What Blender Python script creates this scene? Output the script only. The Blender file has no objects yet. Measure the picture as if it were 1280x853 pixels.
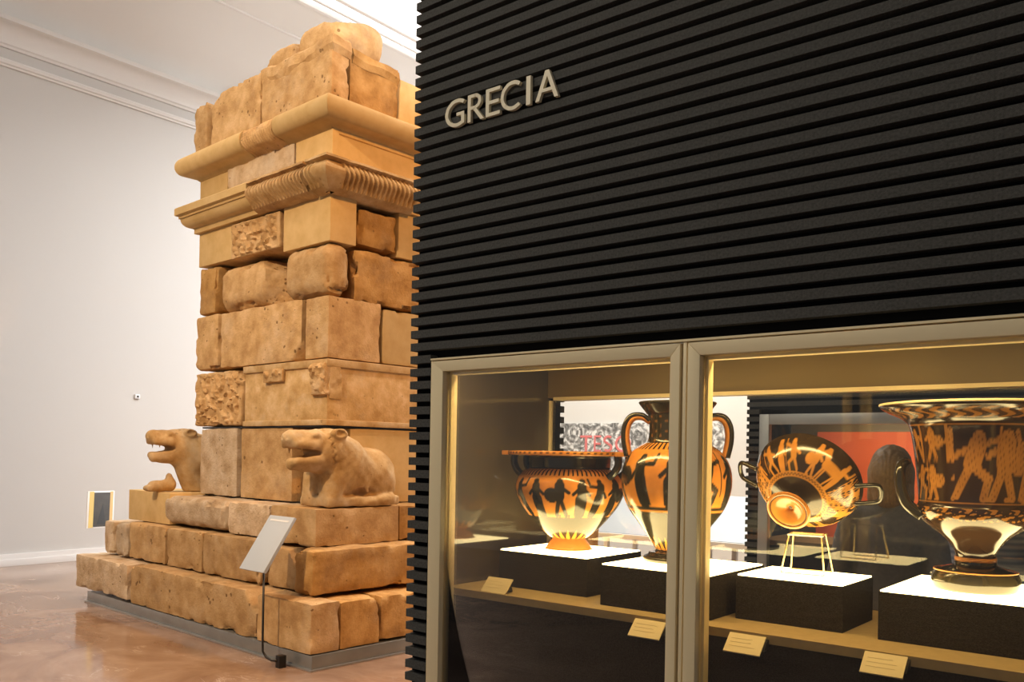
import bpy, bmesh, math, random
import numpy as np
from mathutils import Vector, Matrix, noise

S = bpy.context.scene
COL = S.collection
PI = math.pi

# ------------------------------------------------------------------ camera
YAW, ROLL, EYE = math.radians(38.98), math.radians(1.013), 1.5
fwd = Vector((-math.sin(YAW), math.cos(YAW), 0)); rgt = Vector((math.cos(YAW), math.sin(YAW), 0)); upv = Vector((0, 0, 1))
r2 = rgt * math.cos(ROLL) + upv * math.sin(ROLL); u2 = upv * math.cos(ROLL) - rgt * math.sin(ROLL)
cam_data = bpy.data.cameras.new('camera'); cam = bpy.data.objects.new('camera', cam_data); COL.objects.link(cam)
M = Matrix((r2, u2, -fwd)).transposed().to_4x4(); M.translation = Vector((0, 0, EYE)); cam.matrix_world = M
cam_data.sensor_width = 36; cam_data.lens = 1088.85 / 1280 * 36; cam_data.shift_y = 141.17 / 1280
cam_data.clip_start = 0.05; S.camera = cam

# ------------------------------------------------------------------ world, exposure, lights
S.view_settings.view_transform = 'Standard'; S.view_settings.look = 'None'
S.view_settings.gamma = 1; S.view_settings.use_curve_mapping = False; S.view_settings.exposure = 0.0
W = bpy.data.worlds.new('hall'); S.world = W; W.use_nodes = True
W.node_tree.nodes['Background'].inputs[0].default_value = (0.82, 0.80, 0.78, 1); W.node_tree.nodes['Background'].inputs[1].default_value = 0.22

def aim(o, target):
    d = Vector(target) - o.location; o.rotation_euler = d.to_track_quat('-Z', 'Y').to_euler()
def spot(name, loc, target, power, col, ang, blend=0.5, size=0.06):
    l = bpy.data.lights.new(name, 'SPOT'); l.energy = power; l.color = col; l.spot_size = math.radians(ang); l.spot_blend = blend; l.shadow_soft_size = size
    o = bpy.data.objects.new(name, l); COL.objects.link(o); o.location = loc; aim(o, target); return o
def area(name, loc, target, power, col, sx, sy):
    l = bpy.data.lights.new(name, 'AREA'); l.shape = 'RECTANGLE'; l.size = sx; l.size_y = sy; l.energy = power; l.color = col
    o = bpy.data.objects.new(name, l); COL.objects.link(o); o.location = loc; aim(o, target); return o
WARM = (1.0, 0.67, 0.36)
spot('spot_lamp', (-4.4, -2.4, 6.6), (-6.3, 4.4, 2.2), 1600, (1.0, 0.68, 0.37), 56, 0.6, 0.08)
spot('spot_lamp', (0.2, 4.2, 6.6), (-5.3, 4.8, 2.2), 1000, (1.0, 0.47, 0.13), 52, 0.6, 0.08)
spot('spot_lamp', (-6.2, 1.9, 7.0), (-6.3, 3.9, 0.5), 300, (1.0, 0.72, 0.46), 44, 0.8, 0.08)
spot('added_uplight', (-1.9, 2.6, 3.66), (-8.9, 7.4, 7.3), 850, (1.0, 0.97, 0.93), 32, 1.0, 0.15)  # unseen uplight added to give the ceiling its soft bright gradient
spot('spot_lamp', (-3.9, -1.8, 5.4), (-1.8, 2.15, 2.5), 260, (1.0, 0.88, 0.68), 62, 1.0, 0.15)  # extra unseen spot added to brighten the slats and raised letters
LAYLIGHT = 1.2

# ------------------------------------------------------------------ helpers
def tag(o, label=None, cat=None, group=None, kind=None):
    if label: o['label'] = label
    if cat: o['category'] = cat
    if group: o['group'] = group
    if kind: o['kind'] = kind
    return o
def empty(name, loc=(0, 0, 0), rz=0.0, **k):
    o = bpy.data.objects.new(name, None); COL.objects.link(o); o.location = loc; o.rotation_euler = (0, 0, rz); o.empty_display_size = .1
    return tag(o, **k)
def mk(name, me, mat=None, parent=None, smooth=False, **k):
    o = bpy.data.objects.new(name, me); COL.objects.link(o)
    if mat is not None:
        if not me.materials: me.materials.append(mat)
        elif me.materials[0] is not mat:
            o.material_slots[0].link = 'OBJECT'; o.material_slots[0].material = mat
    if parent: o.parent = parent
    if smooth: me.polygons.foreach_set('use_smooth', [True] * len(me.polygons))
    return tag(o, **k)
def mesh(name, v, f):
    me = bpy.data.meshes.new(name); me.from_pydata([tuple(map(float, p)) for p in v], [], [tuple(map(int, q)) for q in f]); me.update(); return me
def fixn(me):
    bm = bmesh.new(); bm.from_mesh(me); bmesh.ops.recalc_face_normals(bm, faces=bm.faces); bm.to_mesh(me); bm.free(); return me
def autosmooth(me, ang=35):
    me.polygons.foreach_set('use_smooth', [True] * len(me.polygons))
    bm = bmesh.new(); bm.from_mesh(me); a = math.radians(ang)
    for e in bm.edges:
        if len(e.link_faces) == 2 and e.calc_face_angle(0) > a: e.smooth = False
    bm.to_mesh(me); bm.free(); return me
class MB:
    """collects boxes / prisms / tubes into one mesh"""
    def __init__(s): s.v = []; s.f = []
    def add(s, v, f):
        n = len(s.v); s.v += [tuple(p) for p in v]; s.f += [tuple(i + n for i in q) for q in f]; return s
    def box(s, x0, x1, y0, y1, z0, z1):
        return s.add([(x, y, z) for z in (z0, z1) for y in (y0, y1) for x in (x0, x1)],
                     [(0, 2, 3, 1), (4, 5, 7, 6), (0, 1, 5, 4), (2, 6, 7, 3), (0, 4, 6, 2), (1, 3, 7, 5)])
    def hexa(s, p):  # 4 bottom (ccw) + 4 top
        return s.add(p, [(3, 2, 1, 0), (4, 5, 6, 7), (0, 1, 5, 4), (1, 2, 6, 5), (2, 3, 7, 6), (3, 0, 4, 7)])
    def tube(s, pts, r, n=10, sq=None, cap=True):
        """sweep a circle (or an ellipse r=(a,b) with fixed side axis sq) along pts"""
        pts = [Vector(p) for p in pts]; m = len(pts); rings = []
        rr = r if isinstance(r, list) else [r] * m
        prev = None
        for i, p in enumerate(pts):
            t = (pts[min(i + 1, m - 1)] - pts[max(i - 1, 0)]).normalized()
            if sq is not None: a = Vector(sq); a = (a - t * a.dot(t)).normalized()
            else:
                a = prev if prev else (Vector((0, 0, 1)) if abs(t.z) < .9 else Vector((1, 0, 0)))
                a = (a - t * a.dot(t)).normalized(); prev = a
            b = t.cross(a); q = rr[i]; ra, rb = q if isinstance(q, tuple) else (q, q)
            rings.append([p + a * (ra * math.cos(2 * PI * k / n)) + b * (rb * math.sin(2 * PI * k / n)) for k in range(n)])
        v = [q for R in rings for q in R]; f = []
        for i in range(m - 1):
            for k in range(n): f.append((i * n + k, i * n + (k + 1) % n, (i + 1) * n + (k + 1) % n, (i + 1) * n + k))
        if cap: f.append(tuple(range(n))[::-1]); f.append(tuple(range((m - 1) * n, m * n)))
        return s.add(v, f)
    def me(s, name, bevel=0.0):
        m = mesh(name, s.v, s.f); fixn(m)
        if bevel:
            bm = bmesh.new(); bm.from_mesh(m)
            bmesh.ops.bevel(bm, geom=list(bm.edges), offset=bevel, segments=2, profile=.6, affect='EDGES', clamp_overlap=True)
            bm.to_mesh(m); bm.free(); autosmooth(m, 30)
        return m
def boxobj(name, b, mat, parent=None, bevel=0.0, **k): return mk(name, MB().box(*b).me(name, bevel), mat, parent, **k)

# ------------------------------------------------------------------ materials
def nt(name):
    m = bpy.data.materials.new(name); m.use_nodes = True; t = m.node_tree; return m, t, t.nodes['Principled BSDF']
def N(t, typ, **k):
    n = t.nodes.new(typ)
    for a, b in k.items():
        if isinstance(b, (int, float, str, bool, tuple)) and hasattr(n, a): setattr(n, a, b)
    return n
def simple(name, col, rough=.5, metal=0, spec=.5, bump=0, bscale=200, vary=0.0, vscale=20):
    m, t, p = nt(name); p.inputs['Base Color'].default_value = (*col, 1); p.inputs['Roughness'].default_value = rough
    p.inputs['Metallic'].default_value = metal; p.inputs['Specular IOR Level'].default_value = spec
    tc = N(t, 'ShaderNodeTexCoord')
    if vary:
        n = N(t, 'ShaderNodeTexNoise'); n.inputs['Scale'].default_value = vscale; n.inputs['Detail'].default_value = 5; t.links.new(tc.outputs['Object'], n.inputs['Vector'])
        r = N(t, 'ShaderNodeValToRGB'); r.color_ramp.elements[0].position = .3; r.color_ramp.elements[1].position = .7
        r.color_ramp.elements[0].color = (*[c * (1 - vary) for c in col], 1); r.color_ramp.elements[1].color = (*[min(1, c * (1 + vary)) for c in col], 1)
        t.links.new(n.outputs['Fac'], r.inputs['Fac']); t.links.new(r.outputs['Color'], p.inputs['Base Color'])
    if bump:
        n = N(t, 'ShaderNodeTexNoise'); n.inputs['Scale'].default_value = bscale; n.inputs['Detail'].default_value = 4; t.links.new(tc.outputs['Object'], n.inputs['Vector'])
        b = N(t, 'ShaderNodeBump'); b.inputs['Strength'].default_value = bump; b.inputs['Distance'].default_value = .01
        t.links.new(n.outputs['Fac'], b.inputs['Height']); t.links.new(b.outputs['Normal'], p.inputs['Normal'])
    return m
def emis(name, col, st):
    m, t, p = nt(name); p.inputs['Base Color'].default_value = (*col, 1); p.inputs['Emission Color'].default_value = (*col, 1); p.inputs['Emission Strength'].default_value = st; return m
def stone_mat(name, dark, mid, light, grey, pit=.6, grey_amt=.3, bumpd=.012):
    m, t, p = nt(name); L = t.links.new
    p.inputs['Roughness'].default_value = .9; p.inputs['Specular IOR Level'].default_value = .15
    tc = N(t, 'ShaderNodeTexCoord'); oi = N(t, 'ShaderNodeObjectInfo')
    add = N(t, 'ShaderNodeVectorMath', operation='ADD'); sc = N(t, 'ShaderNodeVectorMath', operation='SCALE'); sc.inputs['Scale'].default_value = 9.0
    cv = N(t, 'ShaderNodeCombineXYZ'); L(oi.outputs['Random'], cv.inputs[0]); L(oi.outputs['Random'], cv.inputs[1]); L(cv.outputs[0], sc.inputs[0])
    L(tc.outputs['Object'], add.inputs[0]); L(sc.outputs[0], add.inputs[1]); V = add.outputs[0]
    n1 = N(t, 'ShaderNodeTexNoise'); n1.inputs['Scale'].default_value = 6.5; n1.inputs['Detail'].default_value = 8; n1.inputs['Roughness'].default_value = .62; L(V, n1.inputs['Vector'])
    r1 = N(t, 'ShaderNodeValToRGB'); e = r1.color_ramp.elements; e[0].position = .34; e[0].color = (*dark, 1); e[1].position = .66; e[1].color = (*light, 1)
    e2 = e.new(.5); e2.color = (*mid, 1); L(n1.outputs['Fac'], r1.inputs['Fac'])
    n2 = N(t, 'ShaderNodeTexNoise'); n2.inputs['Scale'].default_value = 1.9; n2.inputs['Detail'].default_value = 6; n2.inputs['Roughness'].default_value = .7; L(V, n2.inputs['Vector'])
    r2_ = N(t, 'ShaderNodeValToRGB'); r2_.color_ramp.elements[0].position = .52; r2_.color_ramp.elements[1].position = .68; L(n2.outputs['Fac'], r2_.inputs['Fac'])
    ml = N(t, 'ShaderNodeMath', operation='MULTIPLY'); ml.inputs[1].default_value = grey_amt; L(r2_.outputs['Color'], ml.inputs[0])
    mx = N(t, 'ShaderNodeMixRGB'); mx.inputs['Color2'].default_value = (*grey, 1); L(ml.outputs[0], mx.inputs['Fac']); L(r1.outputs['Color'], mx.inputs['Color1'])
    # pits: small holes
    vo = N(t, 'ShaderNodeTexVoronoi'); vo.inputs['Scale'].default_value = 17; vo.inputs['Randomness'].default_value = 1; L(V, vo.inputs['Vector'])
    n3 = N(t, 'ShaderNodeTexNoise'); n3.inputs['Scale'].default_value = 6; n3.inputs['Detail'].default_value = 3; L(V, n3.inputs['Vector'])
    thr = N(t, 'ShaderNodeMapRange'); thr.inputs['From Min'].default_value = .48; thr.inputs['From Max'].default_value = .72; thr.inputs['To Min'].default_value = 0; thr.inputs['To Max'].default_value = .36; L(n3.outputs['Fac'], thr.inputs['Value'])
    lt = N(t, 'ShaderNodeMath', operation='SUBTRACT'); L(thr.outputs[0], lt.inputs[0]); L(vo.outputs['Distance'], lt.inputs[1])
    pm = N(t, 'ShaderNodeMapRange'); pm.inputs['From Min'].default_value = 0; pm.inputs['From Max'].default_value = .1; L(lt.outputs[0], pm.inputs['Value'])
    pk = N(t, 'ShaderNodeMath', operation='MULTIPLY'); pk.inputs[1].default_value = pit; L(pm.outputs[0], pk.inputs[0])
    mx2 = N(t, 'ShaderNodeMixRGB'); mx2.inputs['Color2'].default_value = (*[c * .55 for c in dark], 1); L(pk.outputs[0], mx2.inputs['Fac']); L(mx.outputs[0], mx2.inputs['Color1'])
    # tint per stone
    hs = N(t, 'ShaderNodeHueSaturation'); hs.inputs['Saturation'].default_value = 1.06; mr = N(t, 'ShaderNodeMapRange'); mr.inputs['To Min'].default_value = .82; mr.inputs['To Max'].default_value = 1.12; L(oi.outputs['Random'], mr.inputs['Value']); L(mr.outputs[0], hs.inputs['Value']); L(mx2.outputs[0], hs.inputs['Color'])
    L(hs.outputs[0], p.inputs['Base Color'])
    n4 = N(t, 'ShaderNodeTexNoise'); n4.inputs['Scale'].default_value = 45; n4.inputs['Detail'].default_value = 8; n4.inputs['Roughness'].default_value = .65; L(V, n4.inputs['Vector'])
    h = N(t, 'ShaderNodeMath', operation='SUBTRACT'); L(n4.outputs['Fac'], h.inputs[0]); L(pk.outputs[0], h.inputs[1])
    b = N(t, 'ShaderNodeBump'); b.inputs['Strength'].default_value = .55; b.inputs['Distance'].default_value = bumpd; L(h.outputs[0], b.inputs['Height']); L(b.outputs['Normal'], p.inputs['Normal'])
    return m
MT = {}
MT['stone'] = stone_mat('old_stone', (.44, .27, .13), (.57, .375, .19), (.68, .475, .27), (.52, .43, .33), pit=.9)
MT['stone_pitted'] = stone_mat('pitted_stone', (.48, .34, .21), (.63, .48, .325), (.75, .61, .45), (.70, .62, .52), pit=1.0, grey_amt=.55, bumpd=.018)
MT['stone_red'] = stone_mat('ochre_stone', (.37, .205, .08), (.51, .30, .12), (.62, .39, .175), (.46, .36, .25), grey_amt=.25)
MT['replica'] = stone_mat('replica_stone', (.61, .425, .20), (.66, .47, .235), (.70, .51, .265), (.66, .50, .29), pit=0, grey_amt=.2, bumpd=.0015)
MT['lion'] = stone_mat('lion_stone', (.46, .29, .13), (.60, .41, .21), (.71, .53, .32), (.60, .52, .40), pit=.5, grey_amt=.5, bumpd=.006)
MT['wall'] = simple('white_wall', (.60, .585, .565), .85, spec=.2, bump=.05, bscale=60)
MT['trim'] = simple('white_trim', (.74, .72, .70), .7, spec=.3)
MT['ceil'] = simple('ceiling_plaster', (.80, .79, .77), .9, spec=.2)
MT['slat'] = simple('black_felt_slat', (.088, .087, .080), .95, spec=.2, bump=.5, bscale=500, vary=.25, vscale=160)
MT['felt'] = simple('charcoal_felt', (.046, .040, .032), .97, spec=.1, bump=.6, bscale=420, vary=.3, vscale=220)
MT['backing'] = simple('black_backing', (.010, .010, .011), .95, spec=.1)
MT['frame'] = simple('champagne_aluminium', (.92, .77, .48), .40, metal=.15, bump=.02, bscale=40)
MT['frame_grey'] = simple('grey_aluminium', (.55, .56, .55), .4, metal=.6)
MT['case_in'] = simple('bronze_laminate', (.21, .145, .055), .42, spec=.5)
MT['end_in'] = simple('bronze_gloss_panel', (.085, .062, .026), .06, spec=1.0)
MT['tan'] = simple('tan_shelf_paint', (.46, .34, .17), .6, vary=.06, vscale=40)
MT['letter'] = simple('cream_letter_lacquer', (.86, .77, .55), .45)
MT['card'] = simple('cream_card', (.86, .72, .44), .6); MT['print'] = simple('faint_print', (.83, .69, .42), .6)
MT['red'] = simple('orange_red_panel', (.95, .17, .05), .6)
MT['black'] = simple('black_metal', (.012, .012, .012), .4)
MT['plinth'] = simple('grey_plinth_metal', (.30, .315, .32), .25, metal=.5, vary=.1, vscale=6)
MT['plinth_rail'] = simple('steel_rail', (.50, .50, .49), .3, metal=.8)
MT['signplate'] = simple('grey_sign_plate', (.50, .56, .63), .5)
MT['white'] = simple('white_lacquer', (.82, .83, .84), .4)
MT['desk'] = simple('grey_blue_panel', (.26, .29, .33), .4)
MT['gold'] = simple('gold_lit_rod', (.80, .62, .28), .25, metal=.4)  # golden light on the clear cup stand, put into the rod colour
MT['glow'] = emis('light_box_glass', (1.0, .78, .36), 11.0)
MT['clay'] = None
def floor_mat():
    m, t, p = nt('polished_marble'); L = t.links.new; tc = N(t, 'ShaderNodeTexCoord')
    n = N(t, 'ShaderNodeTexNoise'); n.inputs['Scale'].default_value = 1.1; n.inputs['Detail'].default_value = 9; n.inputs['Roughness'].default_value = .65; n.inputs['Distortion'].default_value = 1.4; L(tc.outputs['Object'], n.inputs['Vector'])
    r = N(t, 'ShaderNodeValToRGB'); e = r.color_ramp.elements; e[0].position = .3; e[0].color = (.19, .10, .062, 1); e[1].position = .72; e[1].color = (.43, .295, .21, 1); q = e.new(.5); q.color = (.305, .19, .125, 1)
    L(n.outputs['Fac'], r.inputs['Fac'])
    mp = N(t, 'ShaderNodeMapping'); mp.inputs['Rotation'].default_value = (0, 0, .9); mp.inputs['Scale'].default_value = (.45, 1.6, 1); L(tc.outputs['Object'], mp.inputs['Vector'])
    w = N(t, 'ShaderNodeTexNoise'); w.inputs['Scale'].default_value = 1.6; w.inputs['Detail'].default_value = 10; w.inputs['Roughness'].default_value = .6; w.inputs['Distortion'].default_value = 2.2; L(mp.outputs[0], w.inputs['Vector'])
    r3 = N(t, 'ShaderNodeValToRGB'); e = r3.color_ramp.elements; e[0].position = .485; e[0].color = (0, 0, 0, 1); e[1].position = .515; e[1].color = (0, 0, 0, 1); q = e.new(.5); q.color = (1, 1, 1, 1); L(w.outputs['Fac'], r3.inputs['Fac'])
    n5 = N(t, 'ShaderNodeTexNoise'); n5.inputs['Scale'].default_value = 2.3; L(tc.outputs['Object'], n5.inputs['Vector'])
    mr = N(t, 'ShaderNodeMapRange'); mr.inputs['From Min'].default_value = .5; mr.inputs['From Max'].default_value = .7; mr.inputs['To Max'].default_value = .75; L(n5.outputs['Fac'], mr.inputs['Value'])
    mu = N(t, 'ShaderNodeMath', operation='MULTIPLY'); L(r3.outputs['Color'], mu.inputs[0]); L(mr.outputs[0], mu.inputs[1])
    mx = N(t, 'ShaderNodeMixRGB'); mx.inputs['Color2'].default_value = (.66, .55, .46, 1); L(mu.outputs[0], mx.inputs['Fac']); L(r.outputs['Color'], mx.inputs['Color1'])
    L(mx.outputs[0], p.inputs['Base Color']); p.inputs['Roughness'].default_value = .11; return m
MT['floor'] = floor_mat()
def glass_mat(name, ior=1.5, tint=(.99, .985, .96)):
    m = bpy.data.materials.new(name); m.use_nodes = True; t = m.node_tree; t.nodes.remove(t.nodes['Principled BSDF']); L = t.links.new
    tr = N(t, 'ShaderNodeBsdfTransparent'); tr.inputs['Color'].default_value = (*tint, 1); gl = N(t, 'ShaderNodeBsdfGlossy'); gl.inputs['Roughness'].default_value = 0.0
    fr = N(t, 'ShaderNodeFresnel'); fr.inputs['IOR'].default_value = ior; mx = N(t, 'ShaderNodeMixShader')
    L(fr.outputs[0], mx.inputs['Fac']); L(tr.outputs[0], mx.inputs[1]); L(gl.outputs[0], mx.inputs[2]); L(mx.outputs[0], t.nodes['Material Output'].inputs['Surface']); return m
MT['glass'] = glass_mat('clear_glass', 1.45)
def pot_mat(name, clay, black, rough=.16):
    m, t, p = nt(name); L = t.links.new; at = N(t, 'ShaderNodeAttribute'); at.attribute_name = 'paint'
    tc = N(t, 'ShaderNodeTexCoord'); n = N(t, 'ShaderNodeTexNoise'); n.inputs['Scale'].default_value = 18; n.inputs['Detail'].default_value = 6; L(tc.outputs['Object'], n.inputs['Vector'])
    r = N(t, 'ShaderNodeValToRGB'); e = r.color_ramp.elements; e[0].position = .3; e[0].color = (*[c * .8 for c in clay], 1); e[1].position = .7; e[1].color = (*[min(1, c * 1.12) for c in clay], 1); L(n.outputs['Fac'], r.inputs['Fac'])
    mx = N(t, 'ShaderNodeMixRGB'); mx.inputs['Color2'].default_value = (*black, 1); L(at.outputs['Fac'], mx.inputs['Fac']); L(r.outputs['Color'], mx.inputs['Color1'])
    L(mx.outputs[0], p.inputs['Base Color']); p.inputs['Roughness'].default_value = rough; p.inputs['Specular IOR Level'].default_value = .7; return m
MT['pot'] = pot_mat('painted_clay', (.70, .27, .045), (.030, .024, .012))
MT['pot_rf'] = pot_mat('painted_clay_deep', (.62, .27, .05), (.036, .022, .010))
MT['pot_kx'] = pot_mat('painted_clay_brown', (.46, .20, .04), (.040, .020, .008), .13)
MT['glaze'] = simple('black_glaze', (.030, .024, .012), .15, spec=.8)
MT['clayplain'] = simple('orange_clay', (.62, .25, .05), .3, vary=.12, vscale=30)

# ------------------------------------------------------------------ the hall
boxobj('floor', (-11.6, 6.0, -6.0, 11.0, -.1, 0), MT['floor'], kind='structure', label='polished reddish brown marble floor')
boxobj('wall_left', (-11.8, -11.6, -6.0, 11.2, 0, 6.9), MT['wall'], kind='structure', label='tall plain white plaster wall')
boxobj('wall_far', (-11.6, 6.0, 11.0, 11.2, 0, 7.4), MT['wall'], kind='structure', label='white wall at the far end')
bb = MB().box(-11.6, -11.575, -6, 11, 0, .15).box(-11.575, -11.56, -6, 11, 0, .085)
mk('baseboard_left', bb.me('baseboard', .004), MT['trim'], kind='structure')
# crown moulding: profiles (out from wall, z) swept along Y
def crown(name, prof, y0=-6, y1=11):
    n = len(prof); v = [(-11.6 + a, y, z) for y in (y0, y1) for a, z in prof]
    f = [(i, i + 1, n + i + 1, n + i) for i in range(n - 1)] + [(n - 1, 0, n, 2 * n - 1), tuple(range(n)), tuple(range(n, 2 * n))]
    return mk(name, autosmooth(fixn(mesh(name, v, f)), 25), MT['trim'], kind='structure')
crown('trim_1', [(-.01, 6.13), (.03, 6.13), (.035, 6.15), (.06, 6.16), (.07, 6.19), (.06, 6.215), (.03, 6.22), (-.01, 6.22)])
arc = [(.06 + .16 * (1 - math.cos(a)), 6.44 + .16 * math.sin(a)) for a in [i * PI / 2 / 8 for i in range(9)]]
crown('trim_2', [(-.01, 6.36), (.03, 6.36), (.04, 6.385), (.06, 6.40), (.06, 6.44)] + arc + [(.25, 6.61), (.25, 6.66), (-.01, 6.66)])
# coved ceiling
cv = [(-.02, 6.68), (.02, 6.68)] + [(.05 + 1.25 * (1 - math.cos(a)), 6.68 + .60 * math.sin(a)) for a in [i * PI / 2 / 14 for i in range(15)]] + [(1.45, 7.28), (1.45, 7.4), (-.02, 7.4)]
crown('trim_3', cv).data.materials[0] = MT['ceil']
boxobj('ceiling', (-3.2, 6.0, -6, 11, 7.30, 7.42), MT['ceil'], kind='structure', label='white plaster ceiling')
boxobj('ceiling', (-10.2, -9.22, -6, 11, 7.30, 7.42), MT['ceil'], kind='structure', label='white plaster ceiling border beside the laylight')
MT['laylight'] = emis('frosted_laylight_glass', (1.0, .99, .975), LAYLIGHT)
for i, (xa, xb) in enumerate([(-9.22, -9.08), (-9.08, -8.8), (-8.8, -7.55), (-7.55, -5.4), (-5.4, -3.2)]):
    boxobj('window_%d' % (i + 1), (xa, xb, -6, 11, 7.302, 7.34), MT['laylight'], kind='structure', label='bright frosted ceiling laylight')
for i, (xa, w, h) in enumerate([(-10.14, .05, .03), (-9.25, .07, .06), (-9.10, .05, .03), (-8.82, .07, .06), (-7.6, .07, .06), (-5.43, .07, .06)]):
    boxobj('trim_%d' % (i + 4), (xa, xa + w, -6, 11, 7.30 - h, 7.302), MT['trim'], bevel=.012, kind='structure')
s = empty('wall_sensor', (-11.6, 6.08, 2.2), label='small white sensor box high on the white plaster wall', cat='sensor')
boxobj('housing', (0, .03, -.035, .035, -.03, .03), MT['white'], s, .006); boxobj('lens', (.028, .036, -.012, .012, -.012, .012), MT['black'], s)

# ------------------------------------------------------------------ implicit surfaces (smooth sculpted bodies)
def surface_nets(fn, lo, hi, h):
    ax = [np.arange(lo[i], hi[i] + h, h) for i in range(3)]
    X, Y, Z = np.meshgrid(*ax, indexing='ij'); F = fn(X.astype(np.float32), Y.astype(np.float32), Z.astype(np.float32)).astype(np.float64)
    inside = F < 0; nx, ny, nz = F.shape
    cnt = np.zeros((nx - 1, ny - 1, nz - 1)); acc = np.zeros((nx - 1, ny - 1, nz - 1, 3))
    corners = [(i, j, k) for i in (0, 1) for j in (0, 1) for k in (0, 1)]
    def sub(a, c): return a[c[0]:nx - 1 + c[0], c[1]:ny - 1 + c[1], c[2]:nz - 1 + c[2]]
    for c in corners:
        for d in range(3):
            if c[d]: continue
            e = list(c); e[d] = 1; a, b = sub(F, c), sub(F, e); m = (a < 0) != (b < 0)
            t = np.where(m, a / np.where(m, a - b, 1), 0)
            for q in range(3): acc[..., q] += np.where(m, c[q] + (t if q == d else 0), 0)
            cnt += m
    act = cnt > 0; idx = -np.ones(act.shape, int); idx[act] = np.arange(act.sum())
    I = np.argwhere(act); V = (I + acc[act] / cnt[act][:, None]) * h + np.array([a[0] for a in ax])
    faces = []
    for d in range(3):
        s0 = [slice(1, -1)] * 3; s0[d] = slice(0, -1); s1 = list(s0); s1[d] = slice(1, None)
        s0[d] = slice(0, F.shape[d] - 1)
        m = inside[tuple(s0)] != inside[tuple(s1)]; pos = np.argwhere(m); sgn = inside[tuple(s0)][m]
        off = np.array([1, 1, 1]); off[d] = 0; pos = pos + off
        u, w = [(1, 2), (2, 0), (0, 1)][d]; eu = np.zeros(3, int); eu[u] = 1; ew = np.zeros(3, int); ew[w] = 1
        q = [idx[tuple((pos - a).T)] for a in (eu + ew, ew, 0 * eu, eu)]
        quad = np.stack(q, 1); quad[~sgn] = quad[~sgn][:, ::-1]; faces.append(quad[(quad >= 0).all(1)])
    return V, np.concatenate(faces)
def sd_ell(X, Y, Z, c, r):
    a, b, d = (X - c[0]) / r[0], (Y - c[1]) / r[1], (Z - c[2]) / r[2]; k = np.sqrt(a * a + b * b + d * d)
    k2 = np.sqrt((a / r[0]) ** 2 + (b / r[1]) ** 2 + (d / r[2]) ** 2) + 1e-9; return k * (k - 1) / k2
def sd_cap(X, Y, Z, a, b, ra, rb=None):
    rb = ra if rb is None else rb; a = np.array(a, float); b = np.array(b, float); d = b - a; L = float(d @ d) + 1e-12
    t = np.clip(((X - a[0]) * d[0] + (Y - a[1]) * d[1] + (Z - a[2]) * d[2]) / L, 0, 1)
    return np.sqrt((X - a[0] - t * d[0]) ** 2 + (Y - a[1] - t * d[1]) ** 2 + (Z - a[2] - t * d[2]) ** 2) - (ra + (rb - ra) * t)
def sd_box(X, Y, Z, c, hs, r=0.0):
    q = [np.abs(A - c[i]) - hs[i] + r for i, A in enumerate((X, Y, Z))]
    return np.sqrt(sum(np.maximum(a, 0) ** 2 for a in q)) + np.minimum(np.maximum(q[0], np.maximum(q[1], q[2])), 0) - r
def smin(a, b, k):
    h = np.clip(.5 + .5 * (b - a) / k, 0, 1); return b * (1 - h) + a * h - k * h * (1 - h)
def smax(a, b, k): return -smin(-a, -b, k)

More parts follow.
